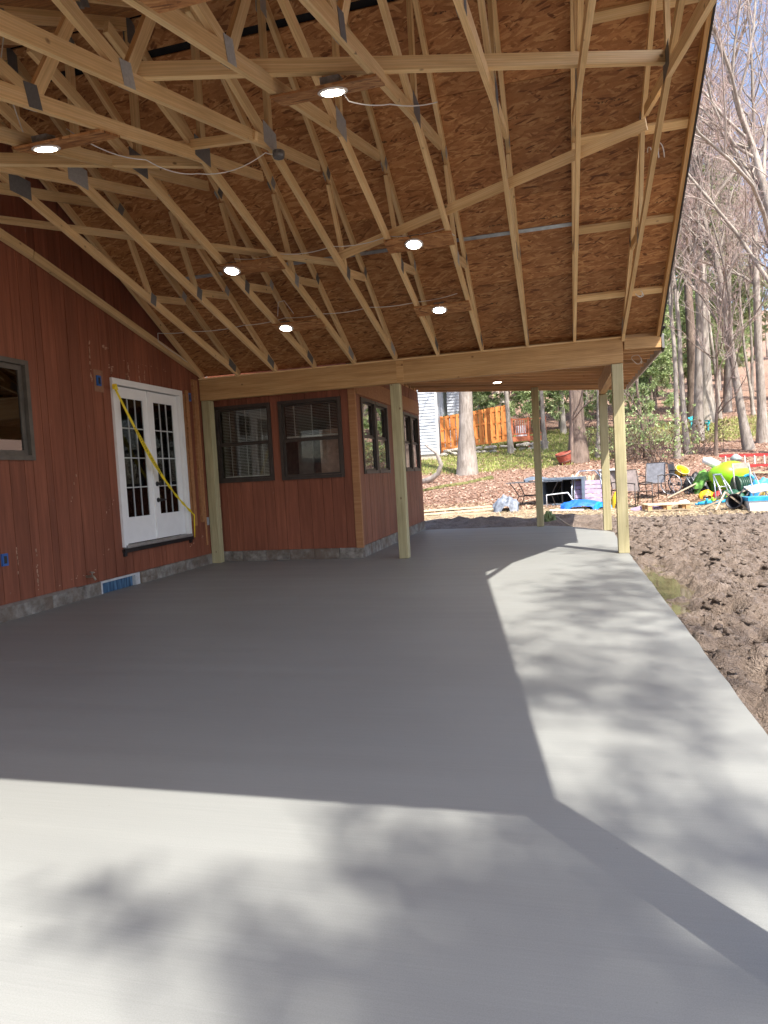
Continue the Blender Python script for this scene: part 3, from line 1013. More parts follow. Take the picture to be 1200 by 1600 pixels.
box('flashing', XW + 0.002, XW + 0.03, DY1 - 0.05, DY1, DZ0 - 0.085, DZ0 - 0.042, M_BLACK, door)

def sash_window(parent, fr, u0, u1, v0, v1, mat, sash=0.045, rail=True, glassmat=None, deep=0.07, fw=0.05):
    fo = MB()
    def ad(a, b, c, d, n0, n1):
        if fr[0] == 'x':
            fo.box(fr[1] + n0, fr[1] + n1, a, b, c, d)
        else:
            fo.box(a, b, fr[1] - n1, fr[1] - n0, c, d)
    ad(u0, u0 + fw, v0, v1, -deep, 0.022)
    ad(u1 - fw, u1, v0, v1, -deep, 0.022)
    ad(u0 + fw, u1 - fw, v0, v0 + fw, -deep, 0.03)
    ad(u0 + fw, u1 - fw, v1 - fw, v1, -deep, 0.022)
    w = fo.build('window', mat, parent)
    a, b, c, d = u0 + fw + 0.002, u1 - fw - 0.002, v0 + fw + 0.002, v1 - fw - 0.002
    gm = glassmat or M_GLASS
    if rail:
        m_ = (c + d) / 2
        for (s, e, n0) in ((c, m_, -0.006), (m_, d, -0.026)):
            t = 0.028
            fo = MB()
            ad(a, a + t, s, e, n0 - 0.018, n0)
            ad(b - t, b, s, e, n0 - 0.018, n0)
            ad(a + t, b - t, s, s + t, n0 - 0.018, n0)
            ad(a + t, b - t, e - t, e, n0 - 0.018, n0)
            fo.build('sash', mat, w)
            fbox('pane', fr, a + t, b - t, s + t, e - t, n0 - 0.011, n0 - 0.007, gm, w)
    else:
        t = sash
        fo = MB()
        ad(a, a + t, c, d, -0.05, -0.02)
        ad(b - t, b, c, d, -0.05, -0.02)
        ad(a + t, b - t, c, c + t, -0.05, -0.02)
        ad(a + t, b - t, d - t, d, -0.05, -0.02)
        fo.build('sash', mat, w)
        fbox('pane', fr, a + t, b - t, c + t, d - t, -0.038, -0.034, gm, w)
    return w
sash_window(house, FRH, *WINH, M_TAUPE, rail=False, sash=0.05, glassmat=glass('left_window_glass', (0.35, 0.36, 0.36), 0.12))

# electrical boxes, spigot, basement window, scars
def outlet(y, z, s=0.05):
    ob = MB().box(XW + 0.001, XW + 0.02, y - s * 0.62, y + s * 0.62, z - s, z + s).build('outlet_box', M_BLUEBOX, house)
    box('box_opening', XW + 0.0205, XW + 0.022, y - s * 0.3, y + s * 0.3, z - s * 0.62, z + s * 0.62, M_BLACK, ob)
    return ob
outlet(7.175, 2.53, 0.06)
outlet(5.53, 0.60, 0.06)
outlet(9.24, 2.53, 0.06)
box('wall_patch', XW + 0.0005, XW + 0.004, 7.10, 7.27, 2.40, 2.66, plain('bare_patch', (0.26, 0.13, 0.075), 0.8), house)
box('outlet_cover', XW + 0.002, XW + 0.02, 9.50, 9.56, 0.60, 0.72, plain('grey_cover', (0.3, 0.31, 0.33)), house)
MB().tube([(XW, 6.70, 0.25), (XW + 0.09, 6.70, 0.25), (XW + 0.12, 6.70, 0.21)], 0.014, 8).lathe((XW + 0.07, 6.70, 0.25), [(0.006, 0), (0.006, 0.04), (0.028, 0.042), (0.028, 0.052)], 8, (0, 0.3, 1)).build('spigot', plain('brass', (0.3, 0.26, 0.2), 0.4, 0.5, 0.6), house)
bwf = MB()
for a, b, c, d in ((6.945, 6.97, -0.05, 0.15), (7.62, 7.715, -0.05, 0.15), (6.97, 7.62, 0.125, 0.15)):
    bwf.box(XW - 0.09, XW - 0.002, a, b, c, d)
bw = bwf.build('basement_window', plain('pale_vinyl', (0.5, 0.5, 0.5)), house)
def bluepane():
    t = NT('blue_basement_glass')
    v = t.coord(scale=(1, 14, 1.5), rand=False)
    f = t.noise(v, 1.5, 3)
    c = t.ramp(f, [(0.35, (0.02, 0.045, 0.09)), (0.65, (0.1, 0.2, 0.32))])
    return t.fin(c, 0.15, 0.5)
box('pane', XW - 0.06, XW - 0.05, 6.97, 7.62, -0.05, 0.125, bluepane(), bw)
box('bottom_board', XW - 0.01, XW + 0.016, -2.5, 6.5, 0.135, 0.165, plain('grimy_sill', (0.18, 0.14, 0.115)), house)
M_SCAR = plain('scar_wood', (0.4, 0.25, 0.17), 0.85, 0.2, var=0.35, scale=25)
def flakes(y0, y1, z0, z1, n, sz, seed):
    r2 = random.Random(seed)
    m = MB()
    for q_ in range(n):
        t_ = r2.random()
        yc_, zc_ = y0 + (y1 - y0) * t_ + r2.gauss(0, sz * 0.25), z0 + (z1 - z0) * t_ + r2.gauss(0, sz * 0.5)
        k_ = r2.randint(5, 7)
        a_, b_ = sz * r2.uniform(0.15, 0.5), sz * r2.uniform(0.3, 1.4)
        if abs(y1 - y0) > abs(z1 - z0):
            a_, b_ = b_, a_
        P_ = []
        for w_ in range(k_):
            an_ = 2 * math.pi * w_ / k_
            rr = r2.uniform(0.5, 1.0)
            P_.append((XW + 0.0022, yc_ + a_ * rr * math.cos(an_), zc_ + b_ * rr * math.sin(an_)))
        base_ = [(XW - 0.004, p_[1], p_[2]) for p_ in P_]
        f_ = [tuple(range(k_))] + [(w_, k_ + w_, k_ + (w_ + 1) % k_, (w_ + 1) % k_) for w_ in range(k_)]
        m.add(P_ + base_, f_)
    m.build('paint_scar', M_SCAR, house)
for q_, sp_ in enumerate(((7.05, 7.06, 2.5, 3.0, 16, 0.03), (7.28, 7.40, 2.94, 2.95, 5, 0.035), (7.40, 7.47, 2.73, 2.73, 5, 0.03), (7.45, 7.45, 2.60, 2.73, 6, 0.03), (7.79, 7.80, 2.61, 2.82, 8, 0.03), (7.74, 7.745, 2.61, 2.72, 4, 0.025), (8.03, 8.035, 2.61, 2.84, 9, 0.028), (8.14, 8.15, 2.62, 2.78, 5, 0.02), (7.6, 8.9, 2.86, 2.84, 14, 0.018), (5.95, 5.96, 0.2, 0.66, 11, 0.026), (5.70, 5.706, 0.45, 0.72, 6, 0.024), (6.5, 6.7, 1.0, 1.5, 4, 0.018), (6.9, 7.3, 0.7, 1.1, 7, 0.016), (7.0, 7.2, 0.45, 0.55, 3, 0.016), (8.9, 9.4, 0.3, 0.45, 6, 0.02), (6.2, 6.9, 0.22, 0.3, 8, 0.018))):
    flakes(*sp_, 40 + q_)
for (a, b, c, d, n) in ((9.055, 9.10, 0.70, 2.56, 0.012), (9.12, 9.20, 0.62, 2.62, 0.025), (9.33, 9.40, 0.66, 2.80, 0.04), (9.46, 9.50, 0.30, 2.8, 0.012)):
    fbox('trim_board', FRH, a, b, c, d, 0.002, n, M_RAWTRIM, house)

# ------------------------------------------------------------------ sunroom
sun = thing('sunroom', 'red board sunroom with dark double hung windows behind the middle post', 'sunroom', (-4.1, 12.2, 0))
FRF, FRS = ('y', YSUN), ('x', XSUN)
fw_ = [(-5.21, -4.262, 1.228, 2.42), (-4.135, -3.13, 1.222, 2.42)]
sw_ = [(10.10, 10.905, 1.25, 2.42), (10.925, 11.73, 1.25, 2.42), (12.96, 13.665, 1.26, 2.41), (13.685, 14.39, 1.26, 2.41)]
sh = lambda w: (w[0] + 0.02, w[1] - 0.02, w[2] + 0.02, w[3] - 0.02)
clad(sun, FRF, XW + 0.02, XSUN - 0.10, 0.155, lambda u: zj(u) + 0.23, [sh(w) for w in fw_], M_SIDING, (0.2, 0.12, 0.15), 8)
clad(sun, FRS, YSUN + 0.06, YSUN2, 0.175, lambda u: zj(XSUN) - 0.02, [sh(w) for w in sw_], M_SIDING2, (0.11, 0.2, 0.1), 9)
box('corner_board', XSUN - 0.098, XSUN + 0.012, YSUN - 0.014, YSUN + 0.055, 0.15, 2.80, M_RAWTRIM, sun, 0.003)
def blinds(w, fr, u0, u1, v0, v1, full):
    s = MB()
    z = v1
    while z > v0:
        if fr[0] == 'y':
            s.add([(u0, fr[1] + 0.10, z), (u1, fr[1] + 0.10, z), (u1, fr[1] + 0.122, z - 0.006), (u0, fr[1] + 0.122, z - 0.006)], [(0, 1, 2, 3)])
        z -= 0.0235
    b_ = s.build('blind_slats', M_BLIND, w)
    b_['kind'] = 'stuff'
    for k in (0.17, 0.5, 0.83):
        u = u0 + (u1 - u0) * k
        fbox('blind_cord', fr, u - 0.004, u + 0.004, v0, v1, -0.097, -0.094, M_CABLE, w)
    fbox('blind_rail', fr, u0, u1, v0 - 0.02, v0, -0.125, -0.10, M_BLIND, w)
for k, w in enumerate(fw_):
    wo_ = sash_window(sun, FRF, *w, M_BROWNFRAME)
    if k == 0:
        blinds(wo_, FRF, w[0] + 0.07, w[1] - 0.07, w[2] + 0.10, w[3] - 0.06, True)
    else:
        blinds(wo_, FRF, w[0] + 0.07, w[1] - 0.07, (w[2] + w[3]) / 2 + 0.06, w[3] - 0.06, False)
for w in sw_:
    sash_window(sun, FRS, *w, M_BROWNFRAME, glassmat=glass('side_glass%d' % int(w[0] * 10), (0.6, 0.62, 0.6), 0.42))
# raw header boards above the side windows and blocks under the joists
fbox('header_board', FRS, YSUN + 0.07, YSUN2 - 0.02, 2.45, 2.72, 0.002, 0.016, M_RAWTRIM, sun)
for k in range(13):
    y = 9.99 + 0.4085 * k
    if y < YSUN2:
        box('joist_block', XSUN - 0.06, XSUN - 0.015, y - 0.16, y + 0.10, 2.93, 3.10, M_JOIST, sun)
u = XW + 0.02
r = random.Random(5)
while u < XSUN - 0.01:
    b = min(u + 0.4, XSUN)
    fbox('foundation_block', FRF, u + 0.004, b - 0.002, -0.3, 0.153, -0.1, 0.012 + r.uniform(-0.004, 0.004), M_FOUND, sun, 0.005)
    u = b
u = YSUN + 0.0
while u < YSUN2:
    b = min(u + 0.41, YSUN2)
    fbox('foundation_block', FRS, u + 0.004, b, -0.3, 0.172, -0.1, 0.014 + r.uniform(-0.004, 0.004), M_FOUND, sun, 0.005)
    u = b
M_SUNIN = plain('sunroom_lining', (0.16, 0.13, 0.11), 0.9)
MB().box(XW - 0.1, XW - 0.0, YSUN, YSUN2, 0, 2.9).box(XW, XSUN - 0.05, YSUN2 - 0.12, YSUN2 - 0.06, 0, 2.9).box(XW, XSUN - 0.05, YSUN + 0.05, YSUN2 - 0.06, 0.1, 0.16).box(XW, XSUN - 0.05, YSUN + 0.05, YSUN2 - 0.1, 2.84, 2.88).build('sunroom_lining', M_SUNIN, sun)
box('storage_crate', -3.62, -3.16, YSUN + 0.35, YSUN + 0.75, 1.0, 1.98, plain('beige_crate', (0.5, 0.34, 0.26)), sun)
box('curtain', -4.75, -4.45, YSUN + 0.25, YSUN + 0.3, 1.2, 2.4, plain('grey_curtain', (0.3, 0.26, 0.23)), sun)
box('curtain', -4.05, -3.8, YSUN + 0.5, YSUN + 0.55, 1.1, 2.4, plain('grey_curtain_b', (0.2, 0.18, 0.16)), sun)

# ------------------------------------------------------------------ caution tape tied across the doors
A, B = Vector((XW + 0.075, 7.375, 2.475)), Vector((XW + 0.075, 9.03, 0.79))
tape = thing('caution_tape', 'yellow caution tape with black lettering strung slantwise across the french doors', 'tape', tuple(A))
def tape_frame(t):
    p = A.lerp(B, t) + Vector((0.02 * math.sin(math.pi * t), 0, -0.22 * math.sin(math.pi * t)))
    d = (A.lerp(B, t + 0.01) + Vector((0, 0, -0.22 * math.sin(math.pi * (t + 0.01))))) - (A.lerp(B, t) + Vector((0, 0, -0.22 * math.sin(math.pi * t))))
    d.normalize()
    n = Vector((1, 0, 0))
    v = n.cross(d)          # across the tape, pointing up
    ang = 1.15 * max(0, 1 - t / 0.22) + 1.12 * min(1, max(0, (t - 0.52) / 0.12)) * (1 - 0.3 * math.sin(9 * t))
    v = (math.cos(ang) * v + math.sin(ang) * n).normalized()
    return p, v
W2 = 0.034
NTP = 90
tv, tf = [], []
for i in range(NTP + 1):
    p, v = tape_frame(i / NTP)
    wd = W2 * (0.38 + 0.72 * math.exp(-((i / NTP - 0.36) / 0.15) ** 2) + 0.12 * math.sin(i * 0.7) * (i / NTP > 0.5))
    tv += [p - v * wd, p + v * wd]
for i in range(NTP):
    tf.append((2 * i, 2 * i + 2, 2 * i + 3, 2 * i + 1))
meshobj('tape_band', tv, tf, M_TAPE, tape, True)
p, v = tape_frame(1.0)
MB().add([p + Vector((0, -0.01, 0.01)), p + Vector((0.004, 0.012, 0)), p + Vector((-0.02, 0.02, -0.33)), p + Vector((-0.02, -0.002, -0.33))], [(0, 1, 2, 3)]).build('tape_tail', M_TAPE, tape)
kn = MB()
for k in range(5):
    a = 1.2 * k
    kn.add([A + Vector((0.01 * k, -0.05 + 0.02 * math.cos(a), 0.03 * math.sin(a))), A + Vector((0.03, 0.01, 0.035)), A + Vector((0.02, 0.05 * math.cos(a), -0.04)), A + Vector((0.0, -0.04, -0.03 + 0.01 * k))], [(0, 1, 2, 3)])
kn.build('tape_knot', M_TAPE, tape)
def text_mesh(body):
    cu = bpy.data.curves.new('lettering', 'FONT')
    cu.body = body
    cu.align_x = 'LEFT'
    cu.resolution_u = 2
    ob = bpy.data.objects.new('lettering', cu)
    COL.objects.link(ob)
    dg = bpy.context.evaluated_depsgraph_get()
    me_ = bpy.data.meshes.new_from_object(ob.evaluated_get(dg))
    bpy.data.objects.remove(ob)
    return [tuple(v.co) for v in me_.vertices], [tuple(p_.vertices) for p_ in me_.polygons]
tvx, tfx = text_mesh('CAUTION')
tw = max(v[0] for v in tvx)
Ltape = (B - A).length
for t0 in (0.36, 0.20):
    vv = []
    for (x, y, z) in tvx:
        t = t0 + (x / tw) * 0.145
        p, v = tape_frame(t)
        p2, _ = tape_frame(t + 0.01)
        n = (p2 - p).normalized().cross(v)
        if n.x < 0:
            n = -n
        vv.append(p + v * ((y - 0.35) * 0.05) + n * 0.0025)
    meshobj('tape_lettering', vv, tfx, M_TAPEINK, tape)

# ------------------------------------------------------------------ downlights on sheathing offcuts
def downlight(x, y, z, slope, xa, xb, label, board=True, w=0.115):
    dl = thing('downlight', label, 'downlight', (x, y, z), 'lit recessed downlights under the patio roof')
    s = Vector((0, 1, slope)).normalized()
    n = Vector((0, -slope, 1)).normalized()      # up
    P = Vector((x, y, z))
    if board:
        c = P - n * 0.012
        bar('mounting_board', (xa, c.y, c.z), (xb, c.y, c.z), 2 * w, 0.014, M_OSB, dl, side=s)
        e = c + s * w * (1 if slope > 0 else 1) 
        bar('painted_edge', (xa, e.y, e.z), (xb, e.y, e.z), 0.002, 0.013, M_GREENPAINT, dl, side=s)
        bx_ = c + n * 0.04
        bar('junction_box', (x - 0.06, bx_.y, bx_.z), (x + 0.06, bx_.y, bx_.z), 0.09, 0.05, M_STEEL, dl, side=s)
        f = c - n * 0.0075
    else:
        f = P
    MB().lathe(f, [(0.092, 0.0), (0.094, 0.006), (0.086, 0.011), (0.074, 0.010)], 28, -n).build('trim_ring', plain('white_trim', (0.75, 0.74, 0.72), 0.4), dl, True)
    MB().lathe(f, [(0.070, 0.0105), (0.068, 0.0125)], 28, -n).build('diffuser', M_LAMP, dl)
ZBU = lambda y: (ZB1 + 0.266 * (9.55 - y)) if y > YC else (ZB1 + 0.266 * (9.55 - mir(y)))
downlight(-3.284, 4.08, ZBU(4.08), 0.266, -3.46, -2.78, 'lit downlight on an offcut board, leftmost near the top of the photo')
downlight(-1.253, 4.13, ZBU(4.13), 0.266, -1.62, -0.95, 'lit downlight on a green edged board at the top centre of the photo')
downlight(-3.34, 6.91, ZBU(6.91), -0.266, -3.47, -2.77, 'lit downlight below the slanting brace with a grey cable loop behind it')
downlight(-1.335, 6.90, ZBU(6.90), -0.266, -1.62, -0.94, 'lit downlight where the rising diagonal brace starts')
downlight(-3.30, 8.26, ZBU(8.26), -0.266, -3.45, -2.8, 'lit downlight close above the beam toward the french doors')
downlight(-1.33, 8.25, ZBU(8.25), -0.266, -1.62, -0.96, 'lit downlight close above the middle of the beam')
downlight(-1.36, 2.45, ZBU(2.45), 0.266, -1.53, -1.2, 'offcut board holding a downlight, cut off by the top edge of the photo', w=0.20)
downlight(-1.09, 13.07, zj(-1.09) - 0.004, 0.0, 0, 0, 'small lit downlight set among the joists of the low roof beyond the beam', board=False)

# cables strung from board to board
def cable(pts, label, sag=0.04, r_=0.004):
    P = [Vector(p) for p in pts]
    out = []
    for a, b in zip(P[:-1], P[1:]):
        for k in range(8):
            t = k / 8
            out.append(a.lerp(b, t) - Vector((0, 0, sag * 4 * t * (1 - t) * (b - a).length)))
    out.append(P[-1])
    o = MB().tube(out, r_, 6).build('electrical_cable', M_CABLE, None, True)
    o.location = (0, 0, 0)
    return tag(o, label, 'cable', 'white electrical cables in the roof')
cable([(-5.0, 8.05, 3.02 + 0.2), (-4.64, 8.25, 3.24), (-3.9, 8.3, 3.25), (-3.3, 8.25, 3.27), (-2.8, 8.28, 3.27), (-2.2, 8.27, 3.28), (-1.6, 8.25, 3.27), (-1.1, 8.2, 3.30)], 'white cable running above the beam between the two lowest downlights', 0.03)
cable([(-5.24, 9.2, 3.02), (-5.2, 8.9, 3.07), (-5.22, 8.4, 3.2), (-5.0, 8.05, 3.22)], 'white cable lying along the sloping wall nailer', 0.02)
cable([(-3.3, 6.9, 3.62), (-2.8, 6.95, 3.62), (-2.2, 6.9, 3.60), (-1.6, 6.9, 3.62), (-1.0, 6.9, 3.62), (-0.95, 7.1, 3.6)], 'white cable between the two downlights by the diagonal brace', 0.05)
cable([(-3.2, 4.2, 3.72), (-2.85, 4.6, 3.62), (-2.6, 4.9, 3.60), (-2.2, 5.3, 3.86), (-2.12, 5.42, 3.9)], 'white cable drooping from the leftmost downlight to a small junction box', 0.09)
cable([(-1.45, 4.2, 3.74), (-1.26, 4.16, 3.7), (-1.2, 4.3, 3.58), (-0.98, 4.5, 3.62), (-0.7, 4.7, 3.68)], 'white cable looping beside the top centre downlight', 0.05)
cable([(-3.5, 4.1, 4.6), (-3.52, 4.0, 4.1), (-3.45, 4.12, 3.6)], 'white cable dropping straight down behind the leftmost downlight', 0.02)
cable([(-3.4, 8.25, 3.30), (-3.36, 8.2, 3.46), (-3.28, 8.2, 3.47), (-3.2, 8.3, 3.32)], 'short white cable loop standing over the lowest downlight by the doors', 0.0)
jb = MB().lathe((-2.12, 5.38, 3.86), [(0.045, -0.02), (0.05, 0), (0.05, 0.03), (0.03, 0.035)], 12, (0, 0, 1)).build('junction_box', M_STEEL, None)
tag(jb, 'round steel junction box hanging under a truss joint near the roof centre', 'junction box')
def coil(c, r_, n, label, ax=(1, 0, 0.2)):
    c = Vector(c)
    a = Vector(ax).normalized()
    x = a.orthogonal().normalized()
    y = a.cross(x)
    pts = [c + (r_ * (1 + 0.12 * math.sin(k * 1.7))) * (math.cos(k * 0.5) * x + 1.5 * math.sin(k * 0.5) * y) + a * 0.004 * k for k in range(int(n * 12.6))]
    o = MB().tube(pts, 0.005, 5).build('cable_coil', M_CABLE, None, True)
    return tag(o, label, 'cable')
coil((0.93, 7.2, zr(7.2) - 0.10), 0.045, 3, 'small coil of white cable on the upper rake lookout')
coil((0.98, 8.9, zr(8.9) - 0.07), 0.035, 3, 'white cable tail bunched on the lowest rake lookout', (0.3, 1, 0.2))
coil((1.08, 10.3, 2.63), 0.05, 1.4, 'thin white cable loop hanging under the low roof by the right post', (0.2, 1, 0.1))

# ------------------------------------------------------------------ trees
def unit(a):
    return a / np.maximum(np.linalg.norm(a, axis=-1, keepdims=True), 1e-9)
def tubes(P, Rr, sides=3):
    """P (n,k,3), Rr (n,k) -> verts, quads"""
    n, k, _ = P.shape
    T = np.empty_like(P)
    T[:, 1:-1] = P[:, 2:] - P[:, :-2]
    T[:, 0] = P[:, 1] - P[:, 0]
    T[:, -1] = P[:, -1] - P[:, -2]
    T = unit(T)
    ref = np.where(np.abs(T[:, :1, 2:3]) > 0.9, np.array([1.0, 0.2, 0.1]), np.array([0.1, 0.2, 1.0]))
    A_ = unit(np.cross(T, np.broadcast_to(ref, T.shape)))
    B_ = np.cross(T, A_)
    ang = 2 * np.pi * np.arange(sides) / sides
    V = P[:, :, None, :] + Rr[:, :, None, None] * (np.cos(ang)[None, None, :, None] * A_[:, :, None, :] + np.sin(ang)[None, None, :, None] * B_[:, :, None, :])
    idx = np.arange(n * k * sides).reshape(n, k, sides)
    a = idx[:, :-1, :]
    b = np.roll(idx, -1, axis=2)[:, :-1, :]
    c = np.roll(idx, -1, axis=2)[:, 1:, :]
    d = idx[:, 1:, :]
    return V.reshape(-1, 3), np.stack([a, b, c, d], -1).reshape(-1, 4)
def sprout(P, Rr, m, t0, t1, spread, Lf, k, rng_, up=0.25, rf=0.5):
    """m children on every polyline of P"""
    n, kk, _ = P.shape
    t = rng_.uniform(t0, t1, (n, m)) * (kk - 1)
    i = np.clip(t.astype(int), 0, kk - 2)
    f = (t - i)[..., None]
    ii = np.arange(n)[:, None]
    S = P[ii, i] * (1 - f) + P[ii, i + 1] * f
    tan = unit(P[ii, i + 1] - P[ii, i])
    rd = unit(rng_.normal(size=(n, m, 3)))
    D = unit(tan * (1 - spread) + rd * spread + np.array([0, 0, up]))
    Ltot = np.linalg.norm(P[:, -1] - P[:, 0], axis=-1)[:, None]
    L = Ltot * Lf * rng_.uniform(0.55, 1.25, (n, m)) * (1.15 - 0.6 * t / (kk - 1))
    r0 = (Rr[ii, i] * (1 - f[..., 0]) + Rr[ii, i + 1] * f[..., 0]) * rf
    S, D, L, r0 = S.reshape(-1, 3), D.reshape(-1, 3), L.reshape(-1), r0.reshape(-1)
    Q = np.empty((len(S), k, 3))
    Q[:, 0] = S
    step = (L / (k - 1))[:, None]
    d = D
    for j in range(1, k):
        d = unit(d + rng_.normal(0, 0.22, d.shape) + np.array([0, 0, 0.10]))
        Q[:, j] = Q[:, j - 1] + d * step
    Rq = r0[:, None] * np.linspace(1, 0.35, k)[None, :]
    return Q, Rq
def joinvf(parts):
    V, Fq, off = [], [], 0
    for v, f in parts:
        V.append(v)
        Fq.append(f + off)
        off += len(v)
    return np.concatenate(V), np.concatenate(Fq)
def bare_tree(seed, H, r0, nl, lean=(0, 0), low=0.4, br=8, tw=9, fine=3, wob=0.02):
    g_ = np.random.default_rng(seed)
    k = 13
    tr = np.zeros((1, k, 3))
    h = np.linspace(0, 1, k)
    tr[0, :, 2] = h * H - 0.15
    w = np.cumsum(g_.normal(0, wob * H / 4, (k, 2)), axis=0) * h[:, None]
    tr[0, :, 0] = w[:, 0] + lean[0] * h * H
    tr[0, :, 1] = w[:, 1] + lean[1] * h * H
    Rt = (r0 * (1 - 0.88 * h ** 0.9))[None, :]
    Rt[0, 0] *= 1.5
    Rt[0, 1] *= 1.02
    lim, Rl = sprout(tr, Rt, nl, low, 0.98, 0.55, 0.36, 7, g_, 0.3, 0.55)
    tv_, tf_ = joinvf([tubes(tr, Rt, 9), tubes(lim, Rl, 5)])
    b1, R1_ = sprout(lim, Rl, br, 0.2, 1.0, 0.5, 0.5, 5, g_, 0.15, 0.55)
    R1_ = np.maximum(R1_, 0.009)
    b2, R2_ = sprout(b1, R1_, tw, 0.2, 1.0, 0.5, 0.5, 4, g_, 0.12, 0.5)
    R2_ = np.clip(R2_, 0.0048, 0.009)
    b3, R3_ = sprout(b2, R2_, fine, 0.2, 1.0, 0.5, 0.55, 3, g_, 0.1, 0.6)
    R3_ = np.clip(R3_, 0.0034, 0.005)
    cv, cf = joinvf([tubes(b1, R1_, 4), tubes(b2, R2_, 3), tubes(b3, R3_, 3)])
    n1_, n2_ = len(b1) * 5 * 4, len(b2) * 4 * 3
    col = np.empty((len(cv), 3), np.float32)
    col[:n1_] = (0.36, 0.3, 0.26)
    col[n1_:n1_ + n2_] = (0.44, 0.35, 0.31)
    col[n1_ + n2_:] = (0.52, 0.37, 0.34)
    col *= g_.uniform(0.8, 1.2, (len(cv), 1))
    return tv_, tf_, cv, cf, col
def needle_clumps(S, D, n, L, W, rng_, cols):
    """n slim blades radiating at every S around D"""
    m = len(S)
    d = unit(D[:, None, :] * 0.6 + rng_.normal(0, 0.6, (m, n, 3)))
    sd = unit(np.cross(d, rng_.normal(size=(m, n, 3))))
    l = L * rng_.uniform(0.6, 1.25, (m, n, 1))
    w = W * rng_.uniform(0.7, 1.3, (m, n, 1))
    base = S[:, None, :]
    V = np.stack([base - sd * w * 0.4, base + sd * w * 0.4, base + d * l + sd * w * 0.5 - np.array([0, 0, 0.02]), base + d * l - sd * w * 0.5], 2)
    F_ = np.arange(m * n * 4).reshape(-1, 4)
    c = cols[rng_.integers(0, len(cols), m)][:, None, :] * rng_.uniform(0.75, 1.3, (m, n, 1))
    c = np.repeat(c[:, :, None, :], 4, axis=2)
    return V.reshape(-1, 3), F_, c.reshape(-1, 3)
PINE = np.array([(0.055, 0.1, 0.035), (0.075, 0.13, 0.04), (0.1, 0.165, 0.05), (0.045, 0.085, 0.035)])
def pine_tree(seed, H, r0, nb, bl, low=0.15, cl=22, L=0.22, W=0.035, n=6, cols=PINE, droop=-0.05):
    g_ = np.random.default_rng(seed)
    k = 10
    h = np.linspace(0, 1, k)
    tr = np.zeros((1, k, 3))
    tr[0, :, 2] = h * H - 0.15
    tr[0, :, :2] = np.cumsum(g_.normal(0, 0.012 * H / 3, (k, 2)), 0) * h[:, None]
    Rt = (r0 * (1 - 0.93 * h))[None, :]
    Rt[0, 0] *= 1.4
    t = g_.uniform(low, 0.99, nb)
    az = g_.uniform(0, 2 * np.pi, nb)
    S = np.stack([np.interp(t, h, tr[0, :, j]) for j in range(3)], -1)
    D = np.stack([np.cos(az), np.sin(az), g_.uniform(-0.1, 0.35, nb) + droop], -1)
    Lb = bl * (1.12 - t) / (1.12 - low) * g_.uniform(0.6, 1.2, nb) * np.clip((t - low) * 6 + 0.5, 0, 1) + 0.25
    kk = 6
    Q = np.empty((nb, kk, 3))
    Q[:, 0] = S
    d = unit(D)
    for j in range(1, kk):
        d = unit(d + g_.normal(0, 0.10, d.shape) + np.array([0, 0, droop * 0.5]))
        Q[:, j] = Q[:, j - 1] + d * (Lb / (kk - 1))[:, None]
    Rb = np.maximum(0.012, r0 * 0.16 * (1.1 - t))[:, None] * np.linspace(1, 0.3, kk)[None, :]
    sb, Rs = sprout(Q, Rb, 5, 0.25, 1.0, 0.5, 0.38, 4, g_, 0.0, 0.5)
    tv_, tf_ = joinvf([tubes(tr, Rt, 9), tubes(Q, Rb, 4), tubes(sb, np.maximum(Rs, 0.006), 3)])
    allP = np.concatenate([Q[:, 1:], sb[:, 1:].reshape(nb, -1, 3)], 1)
    # sample clump positions along boughs and side shoots
    fi = g_.uniform(0.3, 1.0, (len(sb), max(1, cl // 5))) * 3
    i = np.clip(fi.astype(int), 0, 2)
    f = (fi - i)[..., None]
    ii = np.arange(len(sb))[:, None]
    C_ = (sb[ii, i] * (1 - f) + sb[ii, i + 1] * f).reshape(-1, 3)
    Dd = np.repeat(unit(sb[:, -1] - sb[:, 0]), fi.shape[1], 0)
    tips = Q[:, -3:].reshape(-1, 3)
    C_ = np.concatenate([C_, tips]) + g_.normal(0, 0.03, (len(C_) + len(tips), 3))
    Dd = np.concatenate([Dd, np.repeat(unit(Q[:, -1] - Q[:, 0]), 3, 0)])
    nv_, nf_, nc = needle_clumps(C_, Dd, n, L, W, g_, cols)
    return tv_, tf_, nv_, nf_, nc

class TreeKind:
    def __init__(s, data, bark_, name, crownmat):
        s.name = name
        tv_, tf_, cv, cf, cc = data
        s.meshes = []
        for nm, v, f, m, c, sm in (('trunk', tv_, tf_, bark_, None, True), ('crown', cv, cf, crownmat, cc, False)):
            o = npmesh(nm, v, f, m, None, sm, c)
            s.meshes.append((nm, o.data))
            bpy.data.objects.remove(o)
    def put(s, x, y, label, scale=1.0, rz=0.0, group=None, cat='tree', z=None, tilt=(0, 0), name=None):
        t = thing(name or s.name, label, cat, (0, 0, 0), group)
        t.location = (x, y, gz(x, y) - 0.02 if z is None else z)
        t.rotation_euler = (tilt[0], tilt[1], rz)
        t.scale = (scale,) * 3
        for nm, me_ in s.meshes:
            c = bpy.data.objects.new(nm, me_)
            COL.objects.link(c)
            c.parent = t
        return t
M_CROWN = tinted('twig_tints', 0.8)
B1 = TreeKind(bare_tree(1, 23, 0.30, 22, (0.02, 0.0), 0.3), M_BARK, 'bare_tree', M_CROWN)
B2 = TreeKind(bare_tree(2, 20, 0.22, 20, (-0.05, 0.02), 0.3), M_BARK, 'bare_tree', M_CROWN)
B3 = TreeKind(bare_tree(3, 24, 0.34, 24, (0.0, 0.02), 0.42), M_BARKD, 'bare_tree', M_CROWN)
